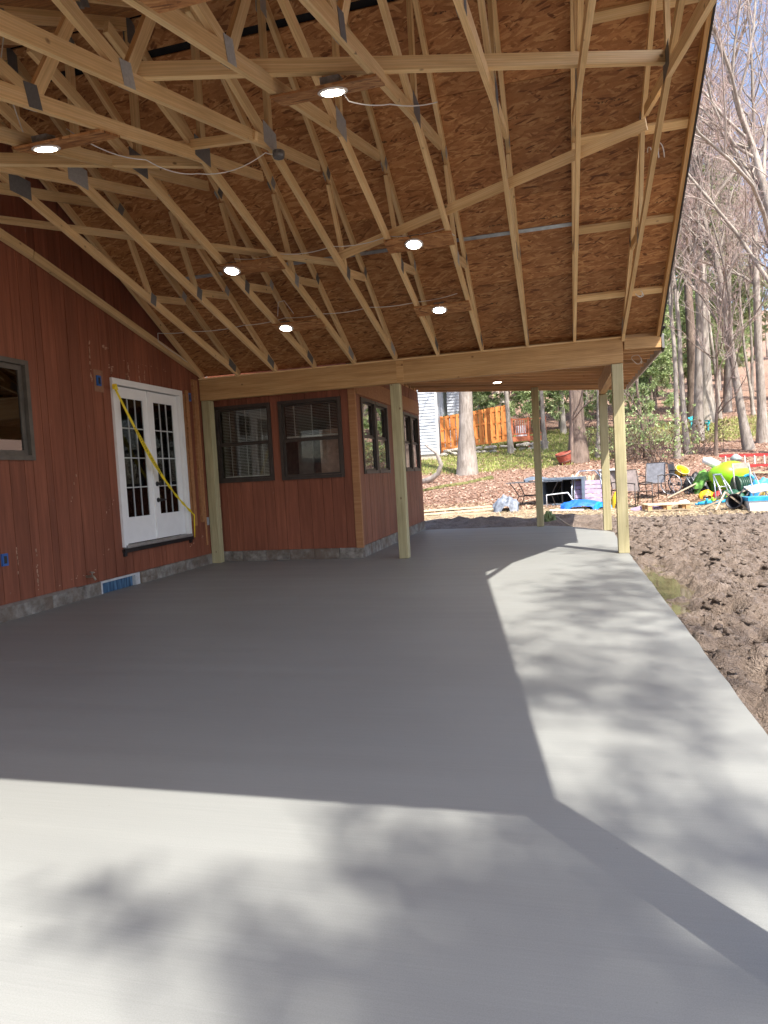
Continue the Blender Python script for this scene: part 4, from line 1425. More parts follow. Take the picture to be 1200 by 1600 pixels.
B4 = TreeKind(bare_tree(4, 16, 0.13, 16, (0.06, 0.0), 0.25, 7, 8, 3, 0.04), M_BARK, 'bare_tree', M_CROWN)
B5 = TreeKind(bare_tree(5, 9, 0.075, 12, (-0.10, 0.03), 0.2, 6, 6, 2, 0.05), M_BARKD, 'sapling', M_CROWN)
B6 = TreeKind(bare_tree(6, 20, 0.2, 26, (-0.12, 0.0), 0.15, 8, 9, 3, 0.06), M_BARK, 'bare_tree', M_CROWN)
B7 = TreeKind(bare_tree(7, 21, 0.15, 18, (0.03, 0.02), 0.4, 8, 9, 3, 0.03), M_BARKP, 'bare_tree', M_CROWN)
B8 = TreeKind(bare_tree(8, 18, 0.11, 16, (-0.04, 0.0), 0.35, 7, 8, 3, 0.035), M_BARK, 'bare_tree', M_CROWN)
SPRING = np.array([(0.31, 0.39, 0.17), (0.39, 0.47, 0.22), (0.25, 0.33, 0.15), (0.46, 0.52, 0.28)])
E1 = TreeKind(pine_tree(21, 15, 0.2, 120, 2.6, 0.18, 25, 0.28, 0.05, 6, SPRING), M_BARKD, 'evergreen_tree', M_NEEDLE)
E2 = TreeKind(pine_tree(22, 10, 0.14, 100, 2.3, 0.1, 25, 0.26, 0.05, 6, SPRING), M_BARKD, 'evergreen_tree', M_NEEDLE)
E3 = TreeKind(pine_tree(23, 19, 0.28, 130, 3.0, 0.3, 25, 0.32, 0.06, 6, SPRING * 0.8), M_BARKD, 'evergreen_tree', M_NEEDLE)

# trees one can pick out
B1.put(-3.88, 29.2, 'thick straight grey trunk standing before the orange board fence', 1.12, 0.4)
B3.put(0.72, 30.9, 'broad dark trunk standing beside the tilted red barrel', 1.0, 1.0)
B5.put(0.42, 30.5, 'thin pale stem growing just in front of the broad dark trunk by the barrel', 1.1, 2.2)
B4.put(1.6, 31.9, 'slim grey trunk behind the second right post', 1.0, 0.3)
B4.put(-2.42, 35.4, 'slim pale trunk at the right hand end of the orange fence', 1.0, 4.0)
B4.put(-0.75, 36.2, 'slim pale trunk past the end of the neighbour deck railing', 0.95, 2.0)
B1.put(8.3, 43.6, 'very thick grey trunk with a mossy foot behind the teal chair', 1.35, 2.0)
B3.put(7.9, 45.5, 'thick dark trunk just left of the mossy footed trunk on the hill', 1.0, 0.0)
B2.put(8.75, 34.0, 'grey trunk at the right edge of the photo above the red ladder', 0.95, 1.2)
B6.put(7.6, 31.6, 'leaning pole trunk rising left above the red ladder', 0.9, 0.0)
B5.put(6.1, 30.6, 'short dark snag with few branches behind the lime inflatable', 1.0, 2.0)
B6.put(9.2, 29.5, 'twisting many limbed tree filling the upper right corner of the sky', 1.15, 0.5)
B2.put(6.4, 36.0, 'forked grey tree with pinkish twigs over the hillside lawn', 1.05, 3.0)
B4.put(4.6, 30.3, 'thin trunk growing out of the green thicket behind the wheelchair', 0.9, 1.0)
B4.put(5.2, 31.4, 'thin straight stem just right of the green thicket', 1.0, 2.7)
B5.put(3.5, 30.9, 'spindly sapling with crooked stem left of the green thicket', 1.0, 0.6)
E2.put(-3.0, 44.0, 'soft green evergreen hanging its boughs above the orange fence', 1.0, 0.0)
E1.put(-1.2, 47.0, 'pale green evergreen standing behind the neighbour deck', 0.9, 1.0)
E2.put(-5.4, 39.0, 'small evergreen with boughs in front of the neighbour siding', 0.75, 2.0)
E2.put(-5.0, 46.5, 'soft green evergreen filling the gap between neighbour siding and thick trunk', 1.0, 4.0)
E2.put(0.8, 45.0, 'pale green evergreen right of the far post over the lawn', 0.95, 3.3)
E1.put(7.0, 56.0, 'slim pale evergreen between bare trunks left of the teal chair', 0.9, 2.3)
E1.put(9.5, 52.0, 'tall light green evergreen on the slope above the teal chair', 1.1, 3.0)
E3.put(13.0, 60.0, 'tallest darker evergreen farther up the right hand slope', 1.0, 0.0)
E2.put(5.2, 43.0, 'bushy light green evergreen between bare trunks near the right post', 0.9, 1.4)
E1.put(3.0, 52.0, 'green evergreen seen just left of the right corner post', 0.85, 5.0)

# the woods behind
g_ = np.random.default_rng(5)
kinds = [B4, B7, B4, B7, B8, B2]
cnt = 0
tries = 0
placed = []
while cnt < 96 and tries < 4000:
    tries += 1
    y = 40 + 75 * g_.random() ** 1.1
    x = g_.uniform(-0.2 * y - 1, 0.33 * y + 3)
    if x < 0 and y < 48 and x > -14:
        continue
    if x > 0.12 * y and g_.random() < 0.35:
        continue
    if any((x - a) ** 2 + (y - b) ** 2 < 5 for a, b in placed):
        continue
    placed.append((x, y))
    kd = kinds[int(g_.integers(0, len(kinds)))]
    ax_ = x / y
    zone = 'above the orange fence' if ax_ < -0.07 else 'above the neighbour deck' if ax_ < -0.02 else 'between far post and right posts' if ax_ < 0.06 else 'above the green thicket' if ax_ < 0.15 else 'above the lime inflatable' if ax_ < 0.21 else 'at the right edge'
    row = 'in the front woods, ' if y < 58 else 'in the mid woods, ' if y < 80 else 'far up the wooded slope, '
    look = {id(B4): 'thin bare grey tree ', id(B7): 'tall pale bare tree ', id(B8): 'slender leaning bare tree ', id(B2): 'stout bare grey tree '}[id(kd)]
    if g_.random() < 0.2 and y > 52:
        kd = (E1, E2, E3)[int(g_.integers(0, 3))]
        kd.put(x, y, 'light green evergreen deep in the woods, ' + zone, float(g_.uniform(0.7, 1.1)), float(g_.uniform(0, 6.28)), 'evergreens of the far woods')
    else:
        kd.put(x, y, look + row + zone, float(g_.uniform(0.75, 1.15)), float(g_.uniform(0, 6.28)), 'bare trees of the far woods')
    cnt += 1
# trees behind the photographer: their boughs dapple the slab
# (ground points their foliage pads shade are carried up along the sun's direction)
PADS_A = [(-0.08, 1.64), (0.03, 1.58), (-0.13, 1.54), (0.07, 1.63), (-0.26, 1.6), (0.17, 1.6), (-0.21, 1.48), (-0.29, 1.91), (0.04, 1.95), (-0.39, 1.45), (0.22, 1.56), (-0.25, 1.92), (-0.04, 2.11), (-0.68, 1.51), (-0.21, 2.04), (0.37, 1.56), (-0.1, 1.71), (-0.09, 2.29), (-0.35, 1.43), (0.51, 2.22), (0.11, 1.95), (-0.34, 1.83), (0.34, 3.4), (-0.12, 3.57), (-1.1, 1.69), (-0.78, 1.63), (0.39, 1.57), (0.44, 3.6), (0.49, 2.45), (-0.15, 2.37), (0.21, 2.8), (0.46, 3.79), (-0.59, 1.99), (-0.12, 3.75), (-0.13, 1.52), (-1.34, 1.66), (-0.71, 2.28), (-0.33, 3.75), (0.21, 2.36), (-0.61, 1.46), (0.5, 3.14), (0.57, 2.22)]
PADS_B = [(-0.02, 4.24), (0.66, 4.31), (0.25, 6.28), (0.38, 6.87), (-0.38, 4.85), (0.43, 7.68), (0.04, 6.94), (0.52, 8.67), (0.07, 4.0), (0.73, 6.88), (0.75, 4.92), (0.14, 5.74), (0.39, 9.94), (0.68, 7.66)]
def pad_tree(seed, base, H, r0, pads, z0, z1, nbl, sg):
    g_ = np.random.default_rng(seed)
    k = 10
    h = np.linspace(0, 1, k)
    tr = np.zeros((1, k, 3))
    tr[0, :, 2] = h * H - 0.15
    tr[0, :, :2] = np.cumsum(g_.normal(0, 0.03, (k, 2)), 0) * h[:, None]
    Rt = (r0 * (1 - 0.9 * h))[None, :]
    sx, sy = SUN.x / SUN.z, SUN.y / SUN.z
    C_, D_, Q_ = [], [], []
    for (px, py) in pads:
        z = g_.uniform(z0, z1)
        c = np.array([px + sx * z - base[0], py + sy * z - base[1], z])
        d0 = np.hypot(c[0], c[1])
        zb_ = min(H * 0.97, max(2.5, z - 0.25 * d0))
        s0 = np.array([np.interp(zb_, tr[0, :, 2], tr[0, :, 0]), np.interp(zb_, tr[0, :, 2], tr[0, :, 1]), zb_])
        t = np.linspace(0, 1, 6)[:, None]
        q = s0 * (1 - t) + c * t
        q[1:-1] += g_.normal(0, 0.06, (4, 3))
        q[:, 2] += 0.25 * np.sin(t[:, 0] * np.pi)
        Q_.append(q)
        n = int(nbl * g_.uniform(0.8, 1.2))
        C_.append(c + g_.normal(0, 1, (n, 3)) * np.array([sg, sg, sg * 0.8]))
        D_.append(np.tile(unit(c - s0), (n, 1)))
    Q_ = np.array(Q_)
    Rb = np.full((len(Q_), 1), 0.022) * np.linspace(1, 0.25, 6)[None, :]
    tv_, tf_ = joinvf([tubes(tr, Rt, 9), tubes(Q_, Rb, 4)])
    nv_, nf_, nc = needle_clumps(np.concatenate(C_), np.concatenate(D_), 3, 0.13, 0.022, g_, PINE)
    return tv_, tf_, nv_, nf_, nc
SA = TreeKind(pad_tree(41, (6.3, -6.45), 16.6, 0.11, PADS_A, 12.0, 16.0, 27, 0.11), M_BARKD, 'evergreen_tree', M_NEEDLE)
SA.put(6.3, -6.45, 'evergreen standing out of view whose boughs dapple the foreground slab', 1.0, 0.0, z=0.0)
SB = TreeKind(pad_tree(42, (7.3, -2.2), 17.2, 0.11, PADS_B, 13.0, 17.0, 85, 0.27), M_BARKD, 'evergreen_tree', M_NEEDLE)
SB.put(7.3, -2.2, 'evergreen standing out of view beside the muddy yard', 1.0, 0.0, z=0.0)

# thicket with fresh leaves
def shrub(seed, H, n, spread, cols, nleaf):
    g2 = np.random.default_rng(seed)
    S = np.zeros((n, 3))
    S[:, :2] = g2.normal(0, spread * 0.25, (n, 2))
    D = unit(np.stack([g2.normal(0, 0.4, n), g2.normal(0, 0.4, n), np.ones(n)], -1))
    k = 7
    Q = np.empty((n, k, 3))
    Q[:, 0] = S
    L = H * g2.uniform(0.6, 1.15, n)
    d = D
    for j in range(1, k):
        d = unit(d + g2.normal(0, 0.2, d.shape) + np.array([0, 0, -0.05]))
        Q[:, j] = Q[:, j - 1] + d * (L / (k - 1))[:, None]
    Rq = np.full((n, 1), 0.018) * np.linspace(1, 0.3, k)[None, :]
    b, Rb = sprout(Q, Rq, 8, 0.25, 1, 0.55, 0.4, 4, g2, 0.1, 0.6)
    tv_, tf_ = joinvf([tubes(Q, Rq, 4), tubes(b, np.maximum(Rb, 0.005), 3)])
    pts = b[:, 1:].reshape(-1, 3)
    pts = pts[g2.integers(0, len(pts), nleaf)] + g2.normal(0, 0.07, (nleaf, 3))
    v, f, c = needle_clumps(pts, unit(g2.normal(size=(nleaf, 3))), 4, 0.07, 0.05, g2, cols)
    return tv_, tf_, v, f, c
SH = TreeKind(shrub(3, 2.6, 22, 1.6, SPRING, 560), M_BARKD, 'shrub', M_NEEDLE)
SH.put(3.7, 29.6, 'fresh green leafy thicket behind the wheelchair', 1.0, 0, None, 'shrub')
SH.put(2.5, 31.5, 'smaller fresh green bush left of the leafy thicket', 0.7, 2.0, None, 'shrub')
SH2 = TreeKind(shrub(4, 1.6, 26, 2.0, np.array([(0.2, 0.14, 0.09), (0.26, 0.2, 0.1)]), 120), M_BARKD, 'brush_pile', M_NEEDLE)
SH2.put(1.9, 34.4, 'dark tangled brush pile behind the broad trunk', 0.8, 0, None, 'brush pile', tilt=(0.4, 0.3))
SH2.put(5.6, 31.8, 'leafless tangled brush beside the leaning saplings', 0.9, 1.0, None, 'brush')
SH2.put(2.9, 30.6, 'leafless twiggy undergrowth at the foot of the green thicket', 0.8, 3.0, None, 'brush')

# ------------------------------------------------------------------ leaf litter, straw and grass
def scatter(name, n, xy, L, W, cols, mat, flat, zoff, rng_):
    x, y = xy(n)
    z = ground_h(x, y) + zoff
    m = len(x)
    S = np.stack([x, y, z], -1)
    az = rng_.uniform(0, 2 * np.pi, m)
    if flat:
        d = np.stack([np.cos(az), np.sin(az), rng_.normal(0, 0.3, m)], -1)
        nn = unit(np.stack([rng_.normal(0, 0.35, m), rng_.normal(0, 0.35, m), np.ones(m)], -1))
        s = unit(np.cross(nn, d))
    else:
        d = unit(np.stack([0.35 * np.cos(az), 0.35 * np.sin(az), np.ones(m)], -1))
        s = np.stack([-np.sin(az), np.cos(az), np.zeros(m)], -1)
    l = (L * rng_.uniform(0.6, 1.4, m))[:, None]
    w = (W * rng_.uniform(0.6, 1.4, m))[:, None]
    V = np.stack([S - s * w / 2, S + s * w / 2, S + d * l + s * w * 0.3, S + d * l - s * w * 0.3], 1)
    if flat:
        V = np.stack([S - d * l / 2, S + s * w / 2 + np.array([0, 0, 0.015]), S + d * l / 2, S - s * w / 2 + np.array([0, 0, 0.01])], 1)
    c = cols[rng_.integers(0, len(cols), m)] * rng_.uniform(0.75, 1.25, (m, 1))
    c = np.repeat(c[:, None, :], 4, 1)
    return npmesh(name, V.reshape(-1, 3), np.arange(m * 4).reshape(-1, 4), mat, None, False, c.reshape(-1, 3))
g3 = np.random.default_rng(9)
def fan(y0, y1, p=1.0, xa=-0.26, xb=0.36):
    def f(n):
        y = y0 + (y1 - y0) * g3.random(n) ** p
        x = y * g3.uniform(xa, xb, n)
        return x, y
    return f
LEAVES = np.array([(0.4, 0.24, 0.17), (0.5, 0.33, 0.24), (0.34, 0.2, 0.14), (0.58, 0.42, 0.32), (0.27, 0.155, 0.11), (0.54, 0.39, 0.3)])
o = scatter('leaf_litter', 52000, fan(20.5, 62, 1.5), 0.10, 0.07, LEAVES, M_LEAF, True, 0.015, g3)
o['kind'] = 'stuff'
o['label'] = 'pinkish brown dead leaves covering the yard and the wooded slope'
o = scatter('straw', 16000, fan(16.5, 22.5, 1.0, -0.24, 0.34), 0.16, 0.012, np.array([(0.5, 0.4, 0.25), (0.6, 0.5, 0.34), (0.4, 0.3, 0.18)]), M_LEAF, True, 0.015, g3)
o['kind'] = 'stuff'
o['label'] = 'pale straw strewn over the bare soil'
def lawns(n):
    x, y = fan(29.0, 46, 1.0)(n)
    nn = fbm(x * 0.5, y * 0.5, 4, 81) - 0.5
    a = np.clip((y - 29.2 + 2.5 * nn) / 0.8, 0, 1) * (x < 1.6 + 0.25 * (y - 30) + 4 * nn)
    b = (y > 35.5 + 6 * nn) * (x > 3.6) * 0.7
    keep = g3.random(n) < np.maximum(a, b)
    return x[keep], y[keep]
o = scatter('grass', 42000, lawns, 0.10, 0.03, np.array([(0.2, 0.25, 0.06), (0.3, 0.34, 0.09), (0.38, 0.4, 0.13), (0.44, 0.42, 0.18)]), M_LEAF, False, 0.0, g3)
o['kind'] = 'stuff'
o['label'] = 'thin spring grass on the neighbour lawn and hillside'

# ------------------------------------------------------------------ neighbour house, fence, deck, stones
M_VINYL = plain('pale_blue_vinyl', (0.5, 0.525, 0.56), 0.6, 0.3, var=0.05)
nh = thing('neighbour_house', 'pale blue clapboard house behind the orange fence', 'house', (-8, 36, gz(-8, 35)))
nz = gz(-6.5, 34.0)
def clapboard(x0, x1, y, z0, z1, name='clapboard_wall'):
    s = MB()
    z = z0
    while z < z1:
        s.add([(x0, y - 0.035, z), (x1, y - 0.035, z), (x1, y, z + 0.16), (x0, y, z + 0.16), (x0, y + 0.03, z), (x1, y + 0.03, z)], [(0, 1, 2, 3), (0, 4, 5, 1)])
        z += 0.16
    s.box(x0, x1, y + 0.03, y + 0.2, z0, z1)
    return s.build(name, M_VINYL, nh)
clapboard(-13, -5.95, 34.3, nz + 0.35, nz + 6.2)
clapboard(-5.94, -4.9, 37.8, nz + 0.6, nz + 6.2)
box('house_side', -13, -6.15, 34.55, 42, nz - 0.3, nz + 6.2, M_VINYL, nh)
box('corner_trim', -6.0, -5.9, 34.26, 34.4, nz + 0.3, nz + 6.2, M_WHITE, nh)
box('corner_trim', -4.95, -4.85, 37.76, 37.9, nz + 0.6, nz + 6.2, M_WHITE, nh)
box('foundation', -13, -5.97, 34.33, 34.5, nz - 0.6, nz + 0.35, plain('tan_foundation', (0.5, 0.42, 0.33)), nh)
MB().add([(-13.2, 33.9, nz + 6.2), (-4.7, 33.9, nz + 6.2), (-4.7, 38.2, nz + 8.2), (-13.2, 38.2, nz + 8.2), (-13.2, 42.4, nz + 6.2), (-4.7, 42.4, nz + 6.2)], [(0, 1, 2, 3), (3, 2, 5, 4), (0, 4, 5, 1)]).build('roof', plain('grey_shingle', (0.12, 0.12, 0.125)), nh)

fence = thing('board_fence', 'orange stained shadow box board fence on the low stone wall', 'fence', (-4.3, 36.5, gz(-4.3, 36.5)))
FA, FB = Vector((-6.0, 35.9, 0)), Vector((-2.55, 37.0, 0))
fz = lambda t: 2.45 + 0.30 * t
nbd = 24
fd_ = (FB - FA).normalized()
fn_ = Vector((fd_.y, -fd_.x, 0))
for k in range(nbd):
    t = (k + 0.5) / nbd
    p = FA.lerp(FB, t) + fn_ * (0.07 if k % 2 else -0.03)
    w = 0.13
    hh = 1.62 + 0.16 * t + random.uniform(-0.015, 0.015)
    z0 = fz(t)
    bar('board', (p.x, p.y, z0), (p.x, p.y, z0 + hh), w, 0.02, M_FENCE, fence, side=fd_)
for hgt in (0.25, 0.95, 1.55):
    bar('rail', (FA.x, FA.y, fz(0) + hgt), (FB.x, FB.y, fz(1) + hgt), 0.04, 0.085, M_FENCE, fence, side=(fn_.x, fn_.y, 0))
for t in (0.0, 0.36, 0.7, 1.0):
    p = FA.lerp(FB, t) - fn_ * 0.08
    bar('post', (p.x, p.y, fz(t) - 0.6), (p.x, p.y, fz(t) + 1.65 + 0.16 * t), 0.1, 0.1, M_FENCE, fence, side=fd_)
bar('skirt_board', (FA.x, FA.y - 0.1, fz(0) - 0.06), (FB.x, FB.y - 0.1, fz(1) - 0.06), 0.04, 0.12, M_FENCE, fence, side=(fn_.x, fn_.y, 0))

deck = thing('deck', 'red brown neighbour deck with a slatted railing at the end of the fence', 'deck', (-1.6, 37.3, gz(-1.6, 37.3)))
DA, DB = Vector((-2.45, 36.9, 2.80)), Vector((-0.75, 37.4, 2.80))
dd = (DB - DA).normalized()
dn = Vector((dd.y, -dd.x, 0))
bar('deck_floor', DA - dn * 1.5, DB - dn * 1.5, 3.2, 0.06, M_DECKRED, deck, side=dn)
bar('rim_board', DA + dn * 0.14 - Vector((0, 0, 0.12)), DB + dn * 0.14 - Vector((0, 0, 0.12)), 0.04, 0.24, M_DECKRED, deck, side=dn)
for zz in (0.15, 0.92):
    bar('rail', DA + dn * 0.05 + Vector((0, 0, zz)), DB + dn * 0.05 + Vector((0, 0, zz)), 0.05, 0.07, M_DECKRED, deck, side=dn)
for k in range(15):
    p = DA.lerp(DB, (k + 0.5) / 15) + dn * 0.05
    bar('baluster', p + Vector((0, 0, 0.19)), p + Vector((0, 0, 0.88)), 0.04, 0.04, M_DECKRED, deck, side=dd)
for t in (0.0, 0.5, 1.0):
    p = DA.lerp(DB, t) + dn * 0.05
    bar('post', p + Vector((0, 0, -0.75)), p + Vector((0, 0, 1.0)), 0.1, 0.1, M_DECKRED, deck, side=dd)
# something white behind the railing
wc = MB().box(-2.3, -1.75, 38.1, 38.6, 2.84, 3.45).build('cooler_box', plain('white_plastic', (0.75, 0.77, 0.8)), None)
tag(wc, 'white box standing behind the slatted deck railing', 'box')

M_STONE = plain('fieldstone', (0.38, 0.35, 0.3), 0.85, 0.2, var=0.45, scale=4)
sw = thing('stone_wall', 'low dry stone wall of rough fieldstones under the orange fence', 'stone wall', (-3.5, 36, gz(-3.5, 36)))
def rock(c, r_, sq, seed):
    r2 = random.Random(seed)
    bm = bmesh.new()
    bmesh.ops.create_icosphere(bm, subdivisions=2, radius=1)
    ax = [Vector((r2.gauss(0, 1), r2.gauss(0, 1), r2.gauss(0, 1))).normalized() for _ in range(7)]
    for v in bm.verts:
        s = 1.0
        for a in ax:
            dt = v.co.normalized().dot(a)
            if dt > 0.62:
                s = min(s, 0.66 / dt)
        v.co = Vector((v.co.x * r_ * sq[0], v.co.y * r_ * sq[1], v.co.z * r_ * sq[2])) * s
    me_ = bpy.data.meshes.new('stone')
    bm.to_mesh(me_)
    bm.free()
    me_.materials.append(M_STONE)
    return me_
rocks = [rock(None, 1, (1.25, 1, 0.62), k) for k in range(6)]
r = random.Random(4)
for k in range(46):
    t = r.random()
    x = -6.0 + 5.3 * t
    y = 35.55 + 1.1 * t + r.uniform(-0.12, 0.05)
    row = k % 2
    s = bpy.data.objects.new('stone', rocks[k % 6])
    sc_ = r.uniform(0.13, 0.24)
    s.location = (x, y, gz(x, y) + 0.08 + 0.2 * row)
    s.rotation_euler = (r.uniform(-0.2, 0.2), r.uniform(-0.2, 0.2), r.uniform(0, 6))
    s.scale = (sc_ * 1.3, sc_, sc_)
    link(s, sw)

# mossy log edging in the leaves
M_MOSS = plain('moss_bark', (0.13, 0.125, 0.05), 0.9, 0.1, var=0.75, scale=7)
pts = [(-5.3, 25.4), (-4.4, 26.1), (-3.6, 26.8), (-2.7, 27.7)]
lg = MB().tube([(x, y, gz(x, y) + 0.02) for x, y in pts], [0.07, 0.09, 0.085, 0.13], 9).build('mossy_log', M_MOSS, None, True)
tag(lg, 'low mossy log lying in the leaves beyond the sunroom', 'log')
MB_ = MB().tube([(-5.6, 27.3, gz(-5.6, 27.3)), (-5.05, 27.2, 0.95), (-4.75, 27.1, 1.15), (-4.6, 27.0, 1.5), (-4.75, 27.0, 1.95), (-5.2, 27.0, 2.3)], [0.13, 0.12, 0.1, 0.09, 0.07, 0.04], 9).build('bent_sapling', M_BARKP, None, True)
tag(MB_, 'crooked bent grey stem curving up beside the sunroom corner', 'tree')
bark_ = None
for k, (xa, ya, xb, yb, zoff, lab) in enumerate(((-4.3, 19.9, -1.95, 20.6, 0.03, 'long pale plank lying nearest in the soil beyond the sunroom'), (-4.2, 20.6, -2.1, 21.1, 0.05, 'pale plank lying parallel behind the nearest plank'), (-3.4, 19.5, -1.9, 19.8, 0.02, 'short grey plank half sunk in the soil'))):
    o = bar('plank', (xa, ya, gz(xa, ya) + zoff), (xb, yb, gz(xb, yb) + zoff), 0.2, 0.045, M_PALE if k < 2 else M_OLDWOOD, None, side=(0, 1, 0))
    tag(o, lab, 'plank', 'planks beyond the sunroom')

# half barrel planter, tipped
bp = thing('barrel_planter', 'rusty red half barrel tipped on the leaves beside a trunk', 'barrel', (0.2, 30.4, gz(0.2, 30.4)))
cx_, cy_ = 0.2, 30.4
cz_ = gz(cx_, cy_)
axb = Vector((-0.25, -0.15, 1)).normalized()
M_RUST = plain('rusty_red', (0.3, 0.075, 0.05), 0.75, 0.25, var=0.35)
MB().lathe((cx_, cy_, cz_ + 0.02), [(0.22, 0), (0.27, 0.15), (0.31, 0.35), (0.34, 0.5), (0.315, 0.5), (0.28, 0.34), (0.2, 0.1)], 20, axb).build('tub', M_RUST, bp, True)
for h_, rr_ in ((0.1, 0.262), (0.4, 0.328)):
    MB().lathe((cx_, cy_, cz_ + 0.02), [(rr_, h_), (rr_ + 0.008, h_), (rr_ + 0.012, h_ + 0.04), (rr_, h_ + 0.04)], 20, axb, False).build('hoop', plain('hoop_iron', (0.13, 0.06, 0.045), 0.6), bp, True)

# ------------------------------------------------------------------ things laid out in the yard
M_TUBE = plain('bronze_tube', (0.06, 0.05, 0.045), 0.45, 0.5, 0.3)
M_SILVER = plain('silver_tube', (0.5, 0.52, 0.55), 0.35, 0.5, 0.7)
M_SLING = plain('taupe_sling', (0.2, 0.165, 0.155), 0.8, 0.2)
M_SLING2 = plain('grey_sling', (0.25, 0.25, 0.265), 0.8, 0.2)
M_GREYPL = plain('slate_plastic', (0.14, 0.17, 0.21), 0.5, 0.4)
M_DARKIN = plain('dark_inside', (0.02, 0.02, 0.022), 0.7, 0.2)
M_TARP = plain('blue_tarp', (0.02, 0.13, 0.52), 0.45, 0.4, var=0.35)
M_CYAN = plain('cyan_plastic', (0.02, 0.3, 0.55), 0.4, 0.45)
M_LIME = plain('lime_vinyl', (0.27, 0.62, 0.015), 0.35, 0.5, var=0.1, scale=3)
M_DKGREEN = plain('dark_green_hose', (0.015, 0.06, 0.035), 0.45, 0.4)
M_YEL = plain('yellow_plastic', (0.75, 0.42, 0.015), 0.45, 0.4)
M_RED = plain('red_fibreglass', (0.42, 0.045, 0.04), 0.5, 0.4)
M_PURPLE = plain('mauve_cloth', (0.33, 0.25, 0.36), 0.85, 0.2)
M_WPL = plain('white_plastic_b', (0.72, 0.74, 0.75), 0.45, 0.4, var=0.08)
M_TEAL = plain('teal_plastic', (0.01, 0.3, 0.33), 0.4, 0.4)
M_BLKPL = plain('black_plastic', (0.022, 0.022, 0.025), 0.5, 0.4)

def rotz(p, a):
    c, s = math.cos(a), math.sin(a)
    return Vector((p[0] * c - p[1] * s, p[0] * s + p[1] * c, p[2]))
class Loc:
    """places local points: origin + rotation about z"""
    def __init__(s, x, y, a=0.0, z=None, k=1.0):
        s.o = Vector((x, y, gz(x, y) if z is None else z))
        s.a, s.k = a, k
    def __call__(s, *p):
        return s.o + rotz(Vector(p) * s.k, s.a)
def sheet(name, L_, pts, mat, parent, th=0.006):
    P = [L_(*p) for p in pts]
    n = (P[1] - P[0]).cross(P[-1] - P[0]).normalized() * th
    k = len(P)
    f = [tuple(range(k)), tuple(range(2 * k - 1, k - 1, -1))] + [(i, i + k, (i + 1) % k + k, (i + 1) % k) for i in range(k)]
    return meshobj(name, P + [p + n for p in P], f, mat, parent)
def tb(name, L_, pts, r_, mat, parent, n=7):
    return MB().tube([L_(*p) for p in pts], r_, n).build(name, mat, parent, True)
def lbox(name, L_, x0, x1, y0, y1, z0, z1, mat, parent, bev=0.0):
    P = [L_(*v) for v in boxv(x0, x1, y0, y1, z0, z1)]
    return meshobj(name, P, BOXF, mat, parent)
def crumple(name, x, y, rx, ry, h, mat, seed, parent=None, amp=0.5, n=26):
    g4 = np.random.default_rng(seed)
    u = np.linspace(-1, 1, n)
    X_, Y_ = np.meshgrid(u, u)
    rr = np.sqrt(X_ ** 2 + Y_ ** 2)
    e = np.clip(1 - rr ** 2 * (0.8 + 0.5 * (fbm(X_ * 2 + seed, Y_ * 2, 3, seed) - 0.5)), 0, 1)
    nz_ = fbm(X_ * 3.1 + seed * 3, Y_ * 3.1, 4, seed + 2)
    rid = 1 - np.abs(2 * fbm(X_ * 2.5, Y_ * 2.5 + seed, 3, seed + 5) - 1)
    Z_ = h * np.sqrt(e) * (1 - amp + amp * 2 * (0.6 * nz_ + 0.5 * rid - 0.2))
    k = 1 + 0.25 * (fbm(X_ * 1.7 + 9, Y_ * 1.7, 2, seed + 8) - 0.5)
    wx, wy = x + X_ * rx * k, y + Y_ * ry * k
    Z_ = Z_ + ground_h(wx, wy) + 0.004 - 0.03 * (e < 0.02)
    i_ = np.arange(n * n).reshape(n, n)
    q = np.stack([i_[:-1, :-1], i_[:-1, 1:], i_[1:, 1:], i_[1:, :-1]], -1).reshape(-1, 4)
    return npmesh(name, np.stack([wx, wy, Z_], -1).reshape(-1, 3), q, mat, parent, False)

# patio table
t = thing('patio_table', 'dark metal patio table standing behind the far post', 'table', (-0.75, 21.3, gz(-0.75, 21.3)))
L_ = Loc(-0.72, 21.3, -0.25)
MB().obox(L_(0, 0, 0.71), rotz((0.82, 0, 0), -0.25), rotz((0, 0.5, 0), -0.25), (0, 0, 0.012)).build('tabletop', plain('smoked_top', (0.11, 0.12, 0.14), 0.25, 0.5), t)
for sx in (-1, 1):
    for sy in (-1, 1):
        tb('leg', L_, [(sx * 0.72, sy * 0.4, 0.69), (sx * 0.6, sy * 0.33, 0.5), (sx * 0.5, sy * 0.28, 0.3), (sx * 0.62, sy * 0.36, 0.0)], 0.016, M_TUBE, t)
for sy in (-1, 1):
    tb('brace', L_, [(-0.5, sy * 0.28, 0.3), (0.5, sy * 0.28, 0.3)], 0.013, M_TUBE, t)
o = crumple('folded_cover', -0.75, 21.25, 0.35, 0.3, 0.12, M_GREYPL, 4)
o.location.z = 0.74
tag(o, 'dark cloth heaped on the patio table', 'cloth')

# storage cabinet on its side
t = thing('storage_cabinet', 'slate grey plastic cabinet lying open on its side beside the patio table', 'cabinet', (0.15, 21.3, gz(0.15, 21.3)))
L_ = Loc(0.05, 21.25, -0.15)
for nm, b, m in (('side_panel', (-0.62, 0.62, -0.35, 0.4, 0.76, 0.82), M_GREYPL), ('side_panel', (-0.62, 0.62, -0.35, 0.4, 0.0, 0.05), M_GREYPL), ('end_panel', (0.56, 0.63, -0.355, 0.41, 0.051, 0.759), M_GREYPL), ('end_panel', (-0.63, -0.57, -0.355, 0.41, 0.051, 0.759), M_GREYPL), ('back_panel', (-0.57, 0.56, 0.35, 0.39, 0.051, 0.759), M_DARKIN), ('shelf', (-0.05, -0.02, -0.2, 0.35, 0.051, 0.758), M_DARKIN)):
    lbox(nm, L_, *b, m, t)
